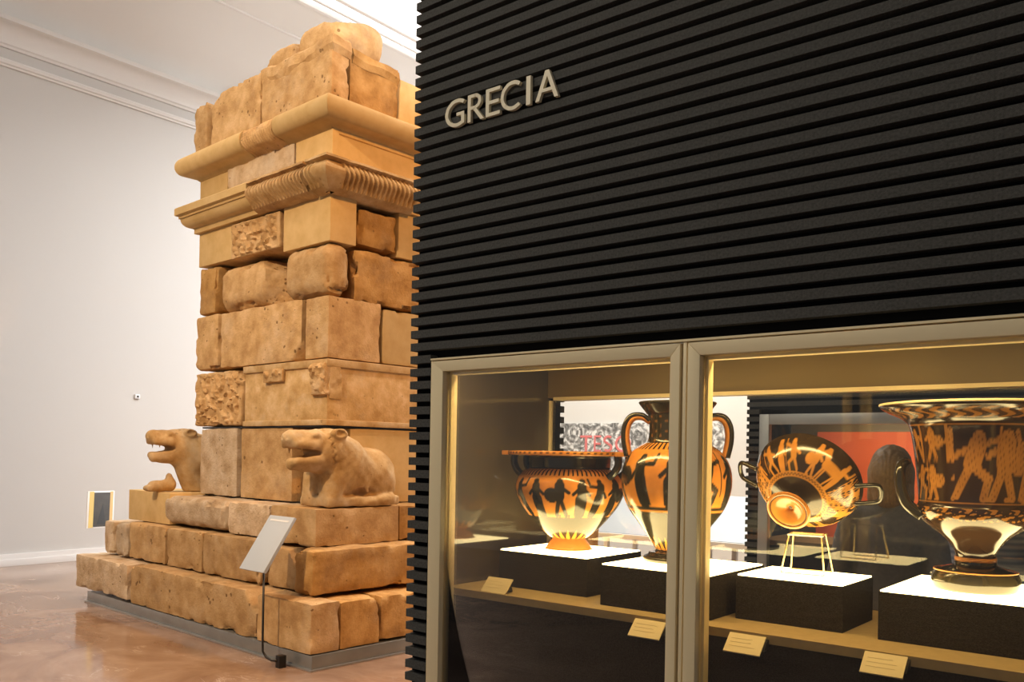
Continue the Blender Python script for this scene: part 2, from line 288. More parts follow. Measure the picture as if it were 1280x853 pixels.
# ------------------------------------------------------------------ the stone tower (local frame: x to the right along the front, y back, z up; origin = near foot corner)
TOWER = empty('stone_tower', (-4.741, 3.745, 0), math.radians(-3.5), label='tall stepped tower of ochre stone blocks with two lion heads', cat='monument')
def fbm(p, o=4):
    return noise.fractal(p, 1.0, 2.1, o)
def block(x0, x1, y0, y1, z0, z1, mat='stone', r=.025, amp=.010, chip=.05, seed=0, step=.032, cuts=(), relief=0, name='stone_block', label=None):
    """one rough ashlar: rounded box lattice, worn faces, broken edges, optional break planes and relief on the -y face"""
    n = [max(2, int(round((b - a) / step))) for a, b in ((x0, x1), (y0, y1), (z0, z1))]
    sh = .008; x0 += sh; x1 -= sh; z0 += .002; z1 -= .003
    lo = Vector((x0, y0, z0)); hi = Vector((x1, y1, z1)); size = hi - lo; amp *= .6; r = min(r * (.5 if r < .07 else 1), min(size) * .45); idx = {}; V = []; F = []
    def vid(i, j, k):
        if (i, j, k) in idx: return idx[i, j, k]
        p = Vector((x0 + size.x * i / n[0], y0 + size.y * j / n[1], z0 + size.z * k / n[2]))
        q = Vector([min(max(p[a], lo[a] + r), hi[a] - r) for a in range(3)]); d = p - q
        near = sorted(min(p[a] - lo[a], hi[a] - p[a]) for a in range(3)); edge = max(0, 1 - near[1] / .06)
        if d.length > 1e-6:
            dn = d.normalized(); p2 = q + dn * r
        else: dn = Vector((0, 0, 1)); p2 = p
        s = Vector((seed * 7.3, seed * 3.1, seed * 5.7))
        if amp > 0:
            a = amp * fbm(p * 4.5 + s) + amp * .45 * fbm(p * 19 + s, 3)
            c = noise.noise(p * 6.5 + s * 1.7) + .5 * noise.noise(p * 15 + s)
            a -= chip * edge * max(0, c - .12) * 1.1
            if relief and j == 0 and .06 < i / n[0] < .95 and .06 < k / n[2] < .94:
                w_ = noise.noise(Vector((p.x * 5, 9, p.z * 5)) + s) * .09; g = .30 - abs(noise.noise(Vector(((p.x + w_) * 11, 0, (p.z - w_) * 11)) + s)) * 1.3 + .35 * noise.noise(Vector((p.x * 31, 3, p.z * 31)) + s)
                a += relief * .8 * (max(-.25, min(1, (g - .10) * 7)))
            p2 = p2 + dn * a
        for (cp, cn) in cuts:
            cp = Vector(cp); cn = Vector(cn).normalized(); t = (p2 - cp).dot(cn)
            if t > 0: p2 = p2 - cn * (t - .012 * fbm(p * 11 + s))
        V.append(p2); idx[i, j, k] = len(V) - 1; return len(V) - 1
    for a in range(3):
        b, c = (a + 1) % 3, (a + 2) % 3
        for side in (0, n[a]):
            for i in range(n[b]):
                for k in range(n[c]):
                    def g(u, w):
                        t = [0, 0, 0]; t[a] = side; t[b] = u; t[c] = w; return vid(*t)
                    q = (g(i, k), g(i + 1, k), g(i + 1, k + 1), g(i, k + 1)); F.append(q if side else q[::-1])
    me = autosmooth(mesh(name, V, F), 38); o = mk(name, me, MT[mat], TOWER); 
    if label: o['label'] = label
    return o
def plain(x0, x1, y0, y1, z0, z1, name='restored_block', **k): return boxobj(name, (x0, x1, y0, y1, z0, z1), MT['replica'], TOWER, .006, **k)

SX, SY, XL = -.65, .55, -2.72          # shaft: right face x, front face y, left edge x
# metal plinth
pl = MB().box(-3.72, -.0, 0.0, 3.72, 0.012, .104).me('plinth', .004); mk('plinth', pl, MT['plinth'], TOWER, label='low grey metal plinth under the blocks')
mk('plinth_rail', MB().box(-3.74, .02, -.02, 3.74, 0, .014).me('rail', .003), MT['plinth_rail'], TOWER, label='thin steel rail at the foot of the plinth')
# step 1
z0, z1 = .106, .455
block(-3.98, -2.82, -.015, .62, z0 + .02, z1 - .01, 'stone_pitted', seed=1, chip=.08, r=.03)
block(-2.80, -.70, 0, .62, z0, z1, 'stone', seed=2, chip=.09, cuts=[((-.83, 0, .40), (.8, -.6, .75))])
block(-.69, 0, -.01, .235, z0, z1 + .004, 'stone', seed=3, chip=.03)
block(-.60, -.01, .245, .595, z0, z1 - .01, 'stone_red', seed=4, chip=.05)
block(-.60, -.015, .61, 1.30, z0 + .015, z1 - .01, 'stone_red', seed=5)
block(-.60, -.02, 1.31, 2.4, z0, z1, 'stone_red', seed=6); block(-.60, -.02, 2.41, 3.7, z0, z1, 'stone_red', seed=7)
block(-3.9, -3.3, .63, 2.2, z0, z1, 'stone', seed=8); block(-3.9, -3.3, 2.21, 3.7, z0, z1, 'stone', seed=9)
block(-3.28, -.62, .64, 3.68, z0, z1 - .03, 'stone', seed=10, step=.12)
# step 2
z0, z1 = .462, .80
block(-3.78, -3.545, .17, .50, z0, z1 - .02, 'stone_pitted', seed=11, r=.05, chip=.05)
block(-3.505, -3.265, .16, .50, z0, z1 - .02, 'stone_pitted', seed=12, r=.06, chip=.06)
block(-3.22, -2.49, .17, .55, z0, z1, 'stone', seed=13); block(-2.48, -1.84, .175, .55, z0, z1 - .005, 'stone', seed=14)
block(-1.83, -.93, .17, .55, z0, z1, 'stone', seed=15, chip=.05)
block(-.90, -.47, .20, .50, z0, z1 - .03, 'stone', seed=16, r=.05, chip=.09, cuts=[((-.56, .2, .70), (.7, -.2, .7))])
block(-.44, -.19, .13, 1.18, z0 + .01, z1 - .01, 'stone_red', seed=17, r=.05, chip=.08, amp=.02)
block(-.60, -.21, 1.2, 2.4, z0, z1, 'stone_red', seed=18); block(-.60, -.21, 2.41, 3.5, z0, z1, 'stone_red', seed=19)
block(-3.72, -3.1, .56, 2.1, z0, z1, 'stone', seed=20); block(-3.72, -3.1, 2.11, 3.5, z0, z1, 'stone', seed=21)
block(-3.08, -.62, .58, 3.4, z0, z1 - .03, 'stone', seed=22, step=.12)
# step 3
z0, z1 = .805, 1.075
plain(-3.46, -2.62, .27, .95, z0, z1 + .015)
block(-2.74, -1.635, .26, .72, z0 + .01, z1 - .005, 'stone_pitted', seed=23, r=.07, chip=.08, amp=.016)
block(-1.62, -.98, .27, .72, z0, z1 - .005, 'stone_pitted', seed=24, r=.035, chip=.07)
block(-.97, -.355, .265, 1.05, z0 - .015, z1, 'stone', seed=25, r=.02, chip=.035)
block(-.80, -.365, 1.065, 2.2, z0 - .01, z1, 'stone_red', seed=26); block(-.80, -.37, 2.21, 3.2, z0 - .01, z1, 'stone_red', seed=27)
block(-3.4, -2.9, .97, 3.2, z0, z1, 'stone', seed=28, step=.08); block(-2.88, -.82, .74, 3.1, z0, z1 - .02, 'stone', seed=29, step=.12)
# core behind the facing blocks
boxobj('core', (XL + .16, SX - .16, SY + .28, 2.55, 1.05, 4.45), MT['stone_red'], TOWER, label='rough inner masonry seen through gaps')
# course A : lion row
z0, z1 = 1.078, 1.685
block(-2.60, -1.94, SY - .012, .95, z0, z1, 'stone_pitted', seed=30, chip=.03, amp=.008)
block(-1.915, -1.115, SY + .006, .95, z0, z1 - .002, 'stone', seed=31, chip=.008, amp=.003, r=.012)
block(-1.05, -.72, SY + .10, .95, z0, z1 - .03, 'stone_pitted', seed=32, r=.05, chip=.07, name='stone_block')
block(-1.12, SX, .78, 2.6, z0, z1 - .002, 'replica', seed=33, chip=.012, amp=.004, r=.012)
block(XL + .1, -2.3, .97, 2.6, z0, z1, 'stone', seed=34, step=.1)
boxobj('shadow_gap', (XL + .1, SX - .05, SY + .06, 2.5, 1.062, 1.08), MT['black'], TOWER, label='black strip standing in for shade under the shaft')  # shade below the shaft built in as a black strip
boxobj('support_strip', (XL + .12, SX - .01, SY + .012, 2.5, 1.683, 1.697), MT['black'], TOWER, label='thin dark metal strip between two courses')
# course B : relief row
z0, z1 = 1.697, 2.215
block(-2.74, -1.90, SY - .005, .95, z0 + .006, z1 - .02, 'stone', seed=35, step=.012, relief=.030, chip=.06, r=.04, cuts=[((-1.95, .55, 2.12), (.72, -.2, .66))], label='block carved with weathered figures in relief')
B = plain(-1.85, SX, SY, 2.6, z0, z1, name='corner_block', label='large smooth corner block with moulded edges')
B.data.materials[0] = MT['lion']
mb = MB().box(-1.86, SX + .018, SY - .018, 2.61, z1 - .062, z1 - .004); mk('moulding', mb.me('moulding', .007), MT['lion'], TOWER)
mb = MB().box(-1.86, SX + .014, SY - .014, 2.61, z0, z0 + .045); mk('moulding', mb.me('moulding', .007), MT['lion'], TOWER)
block(-1.52, -1.22, SY - .035, SY + .02, 2.055, 2.17, 'stone', seed=36, step=.014, relief=.018, chip=.06, r=.02, name='relief_fragment', label='broken remnant of carved relief')
block(-.85, -.63, SY - .04, SY + .02, 1.93, 2.185, 'stone', seed=37, step=.014, relief=.02, chip=.10, r=.025, name='relief_fragment', label='broken remnant of carved relief at the corner')
block(SX - .02, SX + .022, SY + .01, SY + .13, 1.90, 2.17, 'lion', seed=38, step=.02, chip=.08, r=.02, name='relief_fragment', label='curved worn remnant on the side face')
# course C
z0, z1 = 2.222, 2.705
block(-2.74, -2.31, SY - .01, 1.0, z0, z1 + .02, 'stone', seed=39, r=.06, chip=.09)
block(-2.285, -1.005, SY, 1.0, z0, z1 + .015, 'stone', seed=40, r=.02, chip=.02, cuts=[((-1.08, .55, 2.30), (.75, -.55, -.75))])
block(-.965, SX + .005, SY, 1.065, z0, z1 + .005, 'stone', seed=41, r=.018, chip=.02, amp=.006)
block(-1.2, SX, 1.09, 1.9, z0, z1 - .03, 'replica', seed=42, r=.02, amp=.006); block(-1.2, SX, 1.91, 2.6, z0, z1, 'stone_red', seed=43)
block(XL + .05, -2.3, 1.02, 2.6, z0, z1, 'stone', seed=44, step=.1)
# course D
z0, z1 = 2.715, 3.115
block(-2.69, -2.385, SY, .95, z0 + .02, z1 + .06, 'stone_red', seed=45, r=.05, chip=.06)
block(-2.345, -1.33, SY - .01, .90, z0, z1 + .02, 'stone', seed=46, r=.13, chip=.10, amp=.02, cuts=[((-1.62, .50, 2.86), (.75, -.62, -.12)), ((-1.5, .5, 2.98), (.5, -.25, .85)), ((-2.28, .5, 3.02), (-.7, -.1, .7))], label='broken boulder-like stone with a fractured facet')
block(-1.26, SX + .03, SY - .03, .76, z0, z1 + .01, 'stone', seed=47, r=.10, chip=.08, amp=.018, cuts=[((-1.22, .55, 2.80), (-.8, -.1, -.6))])
block(-1.1, SX + .01, .79, 1.7, z0 - .02, z1 - .01, 'stone_red', seed=48, r=.03, chip=.14, amp=.022)
block(-1.1, SX, 1.71, 2.6, z0, z1, 'stone_red', seed=49); block(XL + .08, -2.3, .97, 2.6, z0, z1, 'stone', seed=50, step=.1)
# course E
z0, z1 = 3.12, 3.50
plain(XL, -2.12, SY + .01, 1.6, z0 + .07, z1 + .04)
block(-2.105, -1.315, SY - .02, .95, z0 + .05, z1 - .02, 'stone', seed=51, step=.012, relief=.028, chip=.04, r=.025, label='carved block with a worn scroll relief')
plain(-1.295, SX, SY, .80, z0 + .01, z1)
block(-1.1, SX - .005, .825, 1.22, z0 + .03, z1 - .05, 'stone_red', seed=52, r=.04, chip=.10, amp=.018)
plain(-1.1, SX, 1.235, 2.6, z0, z1); block(XL + .02, -2.3, 1.62, 2.6, z0, z1, 'stone', seed=53, step=.1)
# cornices: profile (out, z) swept round left return, front and right face with mitred corners
def sweep(name, pts, prof, mat, mod=None, ds=None, ends=True, label=None):
    P = [Vector((a, b)) for a, b in pts]
    # resample
    path = []; 
    for i in range(len(P) - 1):
        L = (P[i + 1] - P[i]).length; n = max(1, int(L / ds)) if ds else 1
        for k in range(n): path.append((P[i].lerp(P[i + 1], k / n), i, k == 0))
    path.append((P[-1], len(P) - 2, True))
    V = []; sdist = 0; last = None; m = len(prof)
    def nrm(i): d = (P[i + 1] - P[i]).normalized(); return Vector((d.y, -d.x))
    for (p, i, c) in path:
        if last is not None: sdist += (p - last).length
        last = p; n1 = nrm(i)
        if c and 0 < i and p == P[i]:
            n0 = nrm(i - 1); b = (n0 + n1); b = b / (1 + n0.dot(n1)) if b.length > 0 else n1
        else: b = n1
        for k, (o, z) in enumerate(prof):
            do, dz = mod(sdist, k, o, z) if mod else (0, 0)
            q = p + b * (o + do); V.append((q.x, q.y, z + dz))
    nP = len(path); F = [(i * m + k, i * m + k + 1, (i + 1) * m + k + 1, (i + 1) * m + k) for i in range(nP - 1) for k in range(m - 1)]
    F += [(i * m + m - 1, i * m, (i + 1) * m, (i + 1) * m + m - 1) for i in range(nP - 1)]
    if ends: F += [tuple(range(m)), tuple(range((nP - 1) * m, nP * m))[::-1]]
    me = autosmooth(fixn(mesh(name, V, F)), 28); o = mk(name, me, MT[mat], TOWER)
    if label: o['label'] = label
    return o
OV = .80
lc = [(-.12, 3.50), (.035, 3.50), (.035, 3.54)] + [(.05 + .10 * math.sin(a), 3.55 + .085 * (1 - math.cos(a))) for a in [i * PI / 2 / 7 for i in range(8)]] + [(.165, 3.635), (.165, 3.655), (.20, 3.665), (.20, 3.725), (.19, 3.735), (-.12, 3.735)]
lc = [(o * OV if o > 0 else o, z) for o, z in lc]
sweep('cornice_plain', [(XL, 2.6), (XL, SY), (-1.62, SY)], lc, 'replica', label='smooth restored cornice length')
def egg(amp):
    def mod(s, k, o, z):
        f = (s / .046 + (z - 3.6) * 4.0) % 1; w = math.sin(max(0, min(1, (z - 3.53) / .18)) * PI) ** .5 if 3.53 < z < 3.71 else 0
        q = abs(2 * f - 1); g = .12 * q * q + max(0, min(1, (q - .48) / .22)) * .8
        return (-amp * w * g + .006 * noise.noise(Vector((s * 9, z * 9, amp * 50))), 0.004 * noise.noise(Vector((s * 14, z * 3, 7))))
    return mod
lcc = [(-.12, 3.485), (.05, 3.49), (.10, 3.515), (.125, 3.54)] + [(.135 + .05 * math.sin(a), 3.55 + .15 * i_ / 8) for i_, a in enumerate([i * PI / 8 for i in range(9)])] + [(.165, 3.715), (.16, 3.735), (-.12, 3.735)]
sweep('cornice_carved', [(-1.61, SY), (-.80, SY)], lcc, 'stone', egg(.055), .0035, label='old cornice length carved with a row of tongues')
sweep('cornice_carved', [(-.765, SY), (SX, SY), (SX, 1.32)], lcc, 'lion', egg(.045), .0035, label='old corner cornice carved with a row of tongues')
sweep('cornice_plain', [(SX, 1.33), (SX, 2.6)], lc, 'replica', label='smooth restored cornice length on the side')
# frieze
z0, z1 = 3.735, 4.02
plain(XL, -2.225, SY + .01, 1.2, z0, z1); block(-2.215, -1.145, SY - .005, .9, z0, z1 - .01, 'stone_pitted', seed=54, r=.02, chip=.05, amp=.012, label='pitted old stone inset between smooth restored blocks')
plain(-1.135, SX + .012, SY, 2.6, z0, z1); boxobj('joint', (SX + .008, SX + .014, SY + .06, 2.6, 3.958, 3.968), MT['stone_red'], TOWER, label='thin dark joint line')
plain(XL, -2.3, 1.22, 2.6, z0, z1)
uc = [(o * OV if o > 0 else o, z) for o, z in [(-.15, 3.99), (0.0, 3.99), (.02, 4.005), (.05, 4.02), (.09, 4.03), (.115, 4.032)] + [(.118 + .088 * math.cos(a), 4.12 + .088 * math.sin(a)) for a in [-PI / 2 + PI * i / 12 for i in range(13)]] + [(.08, 4.21), (-.15, 4.21)]]
sweep('cornice_plain', [(XL, 2.6), (XL, SY), (-1.74, SY)], uc, 'replica', label='smooth restored roll moulding')
sweep('cornice_carved', [(-1.73, SY), (-1.25, SY)], [(o - .012, z - .004) for o, z in uc], 'stone', lambda s, k, o, z: (.007 * math.sin(s * 190 + z * 60) + .02 * noise.noise(Vector((s * 7, z * 12, 3))), .01 * noise.noise(Vector((s * 9, z * 9, 9)))), .008, label='old fragment of roll moulding with worn ribs')
sweep('cornice_plain', [(-1.24, SY), (SX, SY), (SX, 2.6)], uc, 'replica', label='smooth restored roll moulding round the corner')
# top course and broken crown
z0 = 4.21
block(-2.80, -2.535, SY - .03, 1.1, z0, 4.70, 'stone', seed=55, r=.05, chip=.06, amp=.014, cuts=[((-2.72, .5, 4.66), (-.5, -.1, .8))])
block(-2.52, -1.66, SY - .01, 1.0, z0, 4.73, 'stone', seed=56, r=.03, chip=.09, amp=.014, cuts=[((-2.35, .5, 4.70), (-.5, -.2, .75))])
block(-1.635, SX + .02, SY - .02, .70, z0, 4.66, 'stone', seed=57, r=.025, chip=.05, amp=.010)
sweep('worn_lip', [(-1.63, SY - .01), (SX + .015, SY - .01), (SX + .015, .70)], [(-.1, 4.60), (.0, 4.585), (.025, 4.63), (.02, 4.70), (-.02, 4.73), (-.1, 4.72)], 'stone', lambda s, k, o, z: (.03 * noise.noise(Vector((s * 6, z * 8, 1))), .03 * noise.noise(Vector((s * 7, z * 4, 5)))), .02, label='worn projecting upper lip')
block(-1.3, SX - .01, .725, 1.22, z0, 4.68, 'stone_red', seed=58, r=.03, chip=.05, amp=.012, cuts=[((-.66, .74, 4.62), (.3, -.6, .5))])
sweep('worn_lip', [(SX - .02, .74), (SX - .02, 1.21)], [(-.1, 4.60), (.01, 4.58), (.035, 4.63), (.02, 4.69), (-.1, 4.70)], 'stone_red', lambda s, k, o, z: (.02 * noise.noise(Vector((s * 6, z * 8, 31))), -.08 * s + .02 * noise.noise(Vector((s * 7, z * 4, 25)))), .02, label='worn projecting upper lip on the side')
plain(-1.3, SX - .01, 1.235, 2.4, z0, 4.60)
block(-2.7, -1.9, 1.02, 2.5, z0, 4.6, 'stone', seed=59, step=.08); block(-1.88, -1.32, .98, 2.4, z0, 4.62, 'stone', seed=60, step=.08)
block(-1.72, -1.20, SY + .02, 1.10, 4.64, 4.90, 'stone', seed=61, r=.12, chip=.06, amp=.02, cuts=[((-1.62, .8, 4.79), (-.75, -.1, .6)), ((-1.5, .6, 4.88), (-.2, -.3, .95))], label='broken stone of the crown with a sloping back')
block(-1.27, SX + .0, SY + .05, 1.10, 4.66, 4.97, 'stone', seed=62, r=.12, chip=.07, amp=.02, cuts=[((-1.02, .6, 4.95), (.28, -.30, .92)), ((-.72, .6, 4.84), (.9, -.3, .35))], label='rounded stone topping the tower crown')

# lions: sculpted as implicit bodies, head thrust forward of the front face
def lion_fn(paw):
    def f(X, Y, Z):
        x = -.50
        d = sd_cap(X, Y, Z, (x, .36, 1.515), (x, .13, 1.565), .150, .085)                # skull to muzzle
        d = smin(d, sd_ell(X, Y, Z, (x, .075, 1.585), (.085, .065, .055)), .03)           # nose
        d = smin(d, sd_cap(X, Y, Z, (x - .075, .09, 1.545), (x - .09, .25, 1.54), .035, .05), .03)
        d = smin(d, sd_cap(X, Y, Z, (x + .075, .09, 1.545), (x + .09, .25, 1.54), .035, .05), .03)
        jaw = sd_cap(X, Y, Z, (x, .36, 1.43), (x, .10, 1.405), .105, .052); d = smin(d, jaw, .03)
        d = smin(d, sd_cap(X, Y, Z, (x + .06, .09, 1.415), (x + .09, .3, 1.435), .03, .045), .03)
        mouth = sd_ell(X, Y, Z, (x, .10, 1.480), (.30, .21, .034)); d = smax(d, -mouth, .012)
        for q in (-1, 1):
            d = smin(d, sd_cap(X, Y, Z, (x + q * .080, .125, 1.52), (x + q * .078, .13, 1.478), .013, .005), .008)   # fang
            d = smin(d, sd_ell(X, Y, Z, (x + q * .095, .25, 1.605), (.03, .045, .028)), .02)                       # brow
            d = smax(d, -sd_ell(X, Y, Z, (x + q * .128, .225, 1.588), (.02, .028, .012)), .008)                    # eye line
            ear = sd_ell(X, Y, Z, (x + q * .135, .455, 1.625), (.045, .075, .042)); ear = smax(ear, -sd_ell(X, Y, Z, (x + q * .175, .45, 1.628), (.03, .052, .026)), .008); d = smin(d, ear, .012)
            d = smax(d, -sd_ell(X, Y, Z, (x + q * .03, .015, 1.59), (.014, .012, .012)), .006)
        mane = sd_cap(X, Y, Z, (x, .46, 1.50), (x - .03, .60, 1.42), .165, .20); d = smin(d, mane, .035)
        groove = np.abs((Y - .40) + .25 * (Z - 1.5) - .012 * np.sin(Z * 130)) - .006; d = smax(d, -np.maximum(groove, -(d + .010)), .004)
        if paw:
            d = smin(d, sd_cap(X, Y, Z, (x, .47, 1.46), (x - .02, .60, 1.12), .165, .14), .05)
            p = sd_cap(X, Y, Z, (x + .02, .30, 1.135), (x + .02, .10, 1.13), .06, .05)
            for q in (-.04, -.013, .014, .041): p = smin(p, sd_ell(X, Y, Z, (x + .02 + q, .06, 1.112), (.016, .045, .028)), .01)
            p = smin(p, sd_cap(X, Y, Z, (x + .02, .32, 1.15), (x + .02, .30, 1.215), .06, .035), .03); d = np.minimum(d, p)
            return np.maximum(d, 1.079 - Z) + .004 * np.sin(X * 31 + Y * 17) * np.sin(Y * 29 + Z * 23)
        body = sd_cap(X, Y, Z, (x - .08, .62, 1.32), (x - .08, .90, 1.315), .215, .215); d = smin(d, body, .05)
        d = smin(d, sd_ell(X, Y, Z, (x + .0, .94, 1.25), (.12, .15, .17)), .03)             # haunch
        d = smin(d, sd_cap(X, Y, Z, (x + .02, .50, 1.36), (x + .05, .44, 1.13), .115, .085), .03)   # shoulder and fore leg
        d = smin(d, sd_cap(X, Y, Z, (x - .14, .48, 1.36), (x - .14, .42, 1.13), .12, .09), .03)
        d = smin(d, sd_cap(X, Y, Z, (x + .10, .98, 1.13), (x + .10, .72, 1.115), .052, .04), .025)  # hind paw
        belly = sd_ell(X, Y, Z, (x + .16, .72, 1.175), (.13, .125, .055)); d = smax(d, -belly, .02)
        d = smin(d, sd_cap(X, Y, Z, (x + .10, .74, 1.25), (x + .11, .75, 1.19), .018, .010), .015)
        d = smin(d, sd_box(X, Y, Z, (x - .06, .72, 1.115), (.185, .35, .037), .02), .02)
        n = .004 * np.sin(X * 31 + Y * 17) * np.sin(Y * 29 + Z * 23) + .002 * np.sin(Z * 71 + X * 53) * np.sin(Y * 67)
        return np.maximum(d, 1.079 - Z) + n
    return f
V, Fq = surface_nets(lion_fn(False), (-.86, -.02, 1.06), (-.24, 1.16, 1.72), .0105)
V[:, 1] = np.where(V[:, 1] < .45, .45 - (.45 - V[:, 1]) * .86, V[:, 1]); lion = mk('lion_sculpture', mesh('lion', V, Fq), MT['lion'], TOWER, smooth=True, label='crouching stone lion with open jaws at the near corner')
V, Fq = surface_nets(lion_fn(True), (-.86, -.06, 1.06), (-.24, 1.16, 1.72), .0125)
V[:, 0] = -(V[:, 0] + .50) * .9 - 2.87 + .02; V[:, 1] = np.where(V[:, 1] < .45, .45 - (.45 - V[:, 1]) * .80, V[:, 1]) + .05
V[:, 2] += .015
lion2 = mk('lion_sculpture', mesh('lion', V, Fq[:, ::-1]), MT['lion'], TOWER, smooth=True, label='stone lion head with open jaws and outstretched paw at the far corner')

# ------------------------------------------------------------------ sign on a post before the tower, picture panel behind it
def tp(x, y, z):
    a = math.radians(-3.5); return Vector((-4.741 + x * math.cos(a) - y * math.sin(a), 3.745 + x * math.sin(a) + y * math.cos(a), z))
sg = empty('information_stand', tp(-.27, -.13, 0), math.radians(-3.5), label='tilted grey text panel on a thin black post before the stone tower', cat='sign')
pm = MB().tube([(-.10, -.02, .70), (-.10, -.02, .16), (-.095, -.02, .10), (-.07, -.01, .065), (-.02, .0, .05), (.02, .02, .05)], .008, 8).me('post'); mk('post', pm, MT['black'], sg, smooth=True)
boxobj('foot', (.0, .05, .02, .075, .0, .085), MT['black'], sg, .004)
pan = MB().hexa([(-.29, -.10, .665), (.02, -.10, .665), (.02, -.075, .655), (-.29, -.075, .655), (-.29, .14, 1.03), (.02, .14, 1.03), (.02, .160, 1.02), (-.29, .160, 1.02)]).me('panel', .004)
pn = mk('panel', pan, MT['signplate'], sg)
for k, t in enumerate((.90,)):
    boxm = MB().hexa([(-.25, -.10 + .24 * t - .002, .665 + .365 * t), (-.02, -.10 + .24 * t - .002, .665 + .365 * t), (-.02, -.10 + .24 * t + .004, .665 + .365 * t), (-.25, -.10 + .24 * t + .004, .665 + .365 * t),
                      (-.25, -.10 + .24 * (t + .03) - .002, .665 + .365 * (t + .03)), (-.02, -.10 + .24 * (t + .03) - .002, .665 + .365 * (t + .03)), (-.02, -.10 + .24 * (t + .03) + .004, .665 + .365 * (t + .03)), (-.25, -.10 + .24 * (t + .03) + .004, .665 + .365 * (t + .03))]).me('heading_bar')
    mk('heading_bar', boxm, MT['white'], pn)
ps = empty('picture_panel', (-9.6, 4.66, 0), math.radians(0), label='white panel with a dark picture leaning behind the stone steps', cat='sign')
def slab(y0, y1, z0, z1, t0, t1):   # panel facing +X, leaning back in -X by .25 per unit height
    L = lambda y, z, t: (-.35 * (z - .6) + t, y - .02 + .2 * (z - .6), z)
    return MB().hexa([L(y0, z0, t0), L(y1, z0, t0), L(y1, z0, t1), L(y0, z0, t1), L(y0, z1, t0), L(y1, z1, t0), L(y1, z1, t1), L(y0, z1, t1)])
mk('board', slab(-.155, .145, .60, 1.0, -.02, 0).me('board', .002), MT['white'], ps)
mk('picture', slab(-.085, .095, .615, .985, 0, .004).me('picture'), simple('dark_photo', (.036, .029, .022), .4, vary=.5, vscale=6), ps)
mk('picture_edge', slab(-.135, -.085, .605, .995, 0, .003).me('edge'), simple('gold_band', (.70, .52, .16), .5), ps)
mk('picture_edge', slab(.095, .13, .605, .995, 0, .003).me('edge'), simple('orange_band', (.72, .45, .18), .5), ps)
tri = lambda y0, y1, ym, z0, z1, t: MB().add([(-.35 * (z - .6) + t, y - .02 + .2 * (z - .6), z) for y, z in ((y0, z0), (y1, z0), (ym, z1))] + [(-.35 * (z - .6) + t + .002, y - .02 + .2 * (z - .6), z) for y, z in ((y0, z0), (y1, z0), (ym, z1))], [(0, 1, 2), (5, 4, 3), (0, 3, 4, 1), (1, 4, 5, 2), (2, 5, 3, 0)])
mk('drawn_tower', tri(-.045, .055, .015, .64, .86, .004).me('tower'), MT['black'], ps)
mk('support', MB().tube([(-.1, .125, 0), (-.1, .125, .80)], .012, 8).me('support'), MT['black'], ps, smooth=True)

# ------------------------------------------------------------------ slatted partition with the built-in showcase
FX0, FX1, FY, PANEL = -2.206, .95, 2.15, 2.185
PITCH, SLH, TOPZ = .0443, .0267, 3.56
pw = MB()
pw.box(FX0, FX1, PANEL, PANEL + .05, 1.822, TOPZ)                 # above the glass
pw.box(FX0, -2.108, PANEL, PANEL + .05, 0, 1.822)                 # pier beside the glass
pw.box(-.10, FX1, PANEL, PANEL + .05, 0, 1.822)
wall_f = mk('wall_front', pw.me('wall_front'), MT['backing'], kind='structure', label='black slatted partition wall holding the lit showcase')
pb = MB()
pb.box(FX0, FX1, 2.92, 2.945, 1.90, TOPZ).box(FX0, -2.128, 2.912, 2.945, 0, 1.90).box(-.06, FX1, 2.92, 2.945, 0, 1.90).box(FX0, FX0 + .03, PANEL + .05, 2.92, 0, TOPZ).box(FX1 - .03, FX1, PANEL + .05, 2.92, 0, TOPZ)
wall_b = mk('wall_back', pb.me('wall_back'), MT['backing'], kind='structure', label='rear of the black slatted partition')
def slats(parent, x0, x1, y0, y1, za, zb, mat='slat'):
    k0 = math.ceil((za - 1.867 + SLH / 2) / PITCH); me = None
    for k in range(k0, int((zb - 1.867 - SLH / 2) / PITCH) + 1):
        if me is None: me = MB().box(x0, x1, y0, y1, -SLH / 2, SLH / 2).me('slat')
        o = mk('slat', me, MT[mat], parent); o.location.z = 1.867 + k * PITCH
slats(wall_f, FX0, FX1, FY, PANEL + .002, 1.835, TOPZ); slats(wall_f, FX0, -2.108, FY, PANEL + .002, 0.02, 1.835); slats(wall_f, -.10, FX1, FY, PANEL + .002, 0.02, 1.835)
slats(wall_b, FX0, FX1, 2.943, 2.98, 1.86, TOPZ); slats(wall_b, FX0, -2.133, 2.943, 2.98, .02, 1.86); slats(wall_b, -.10, FX1, 2.943, 2.98, .02, 1.86)

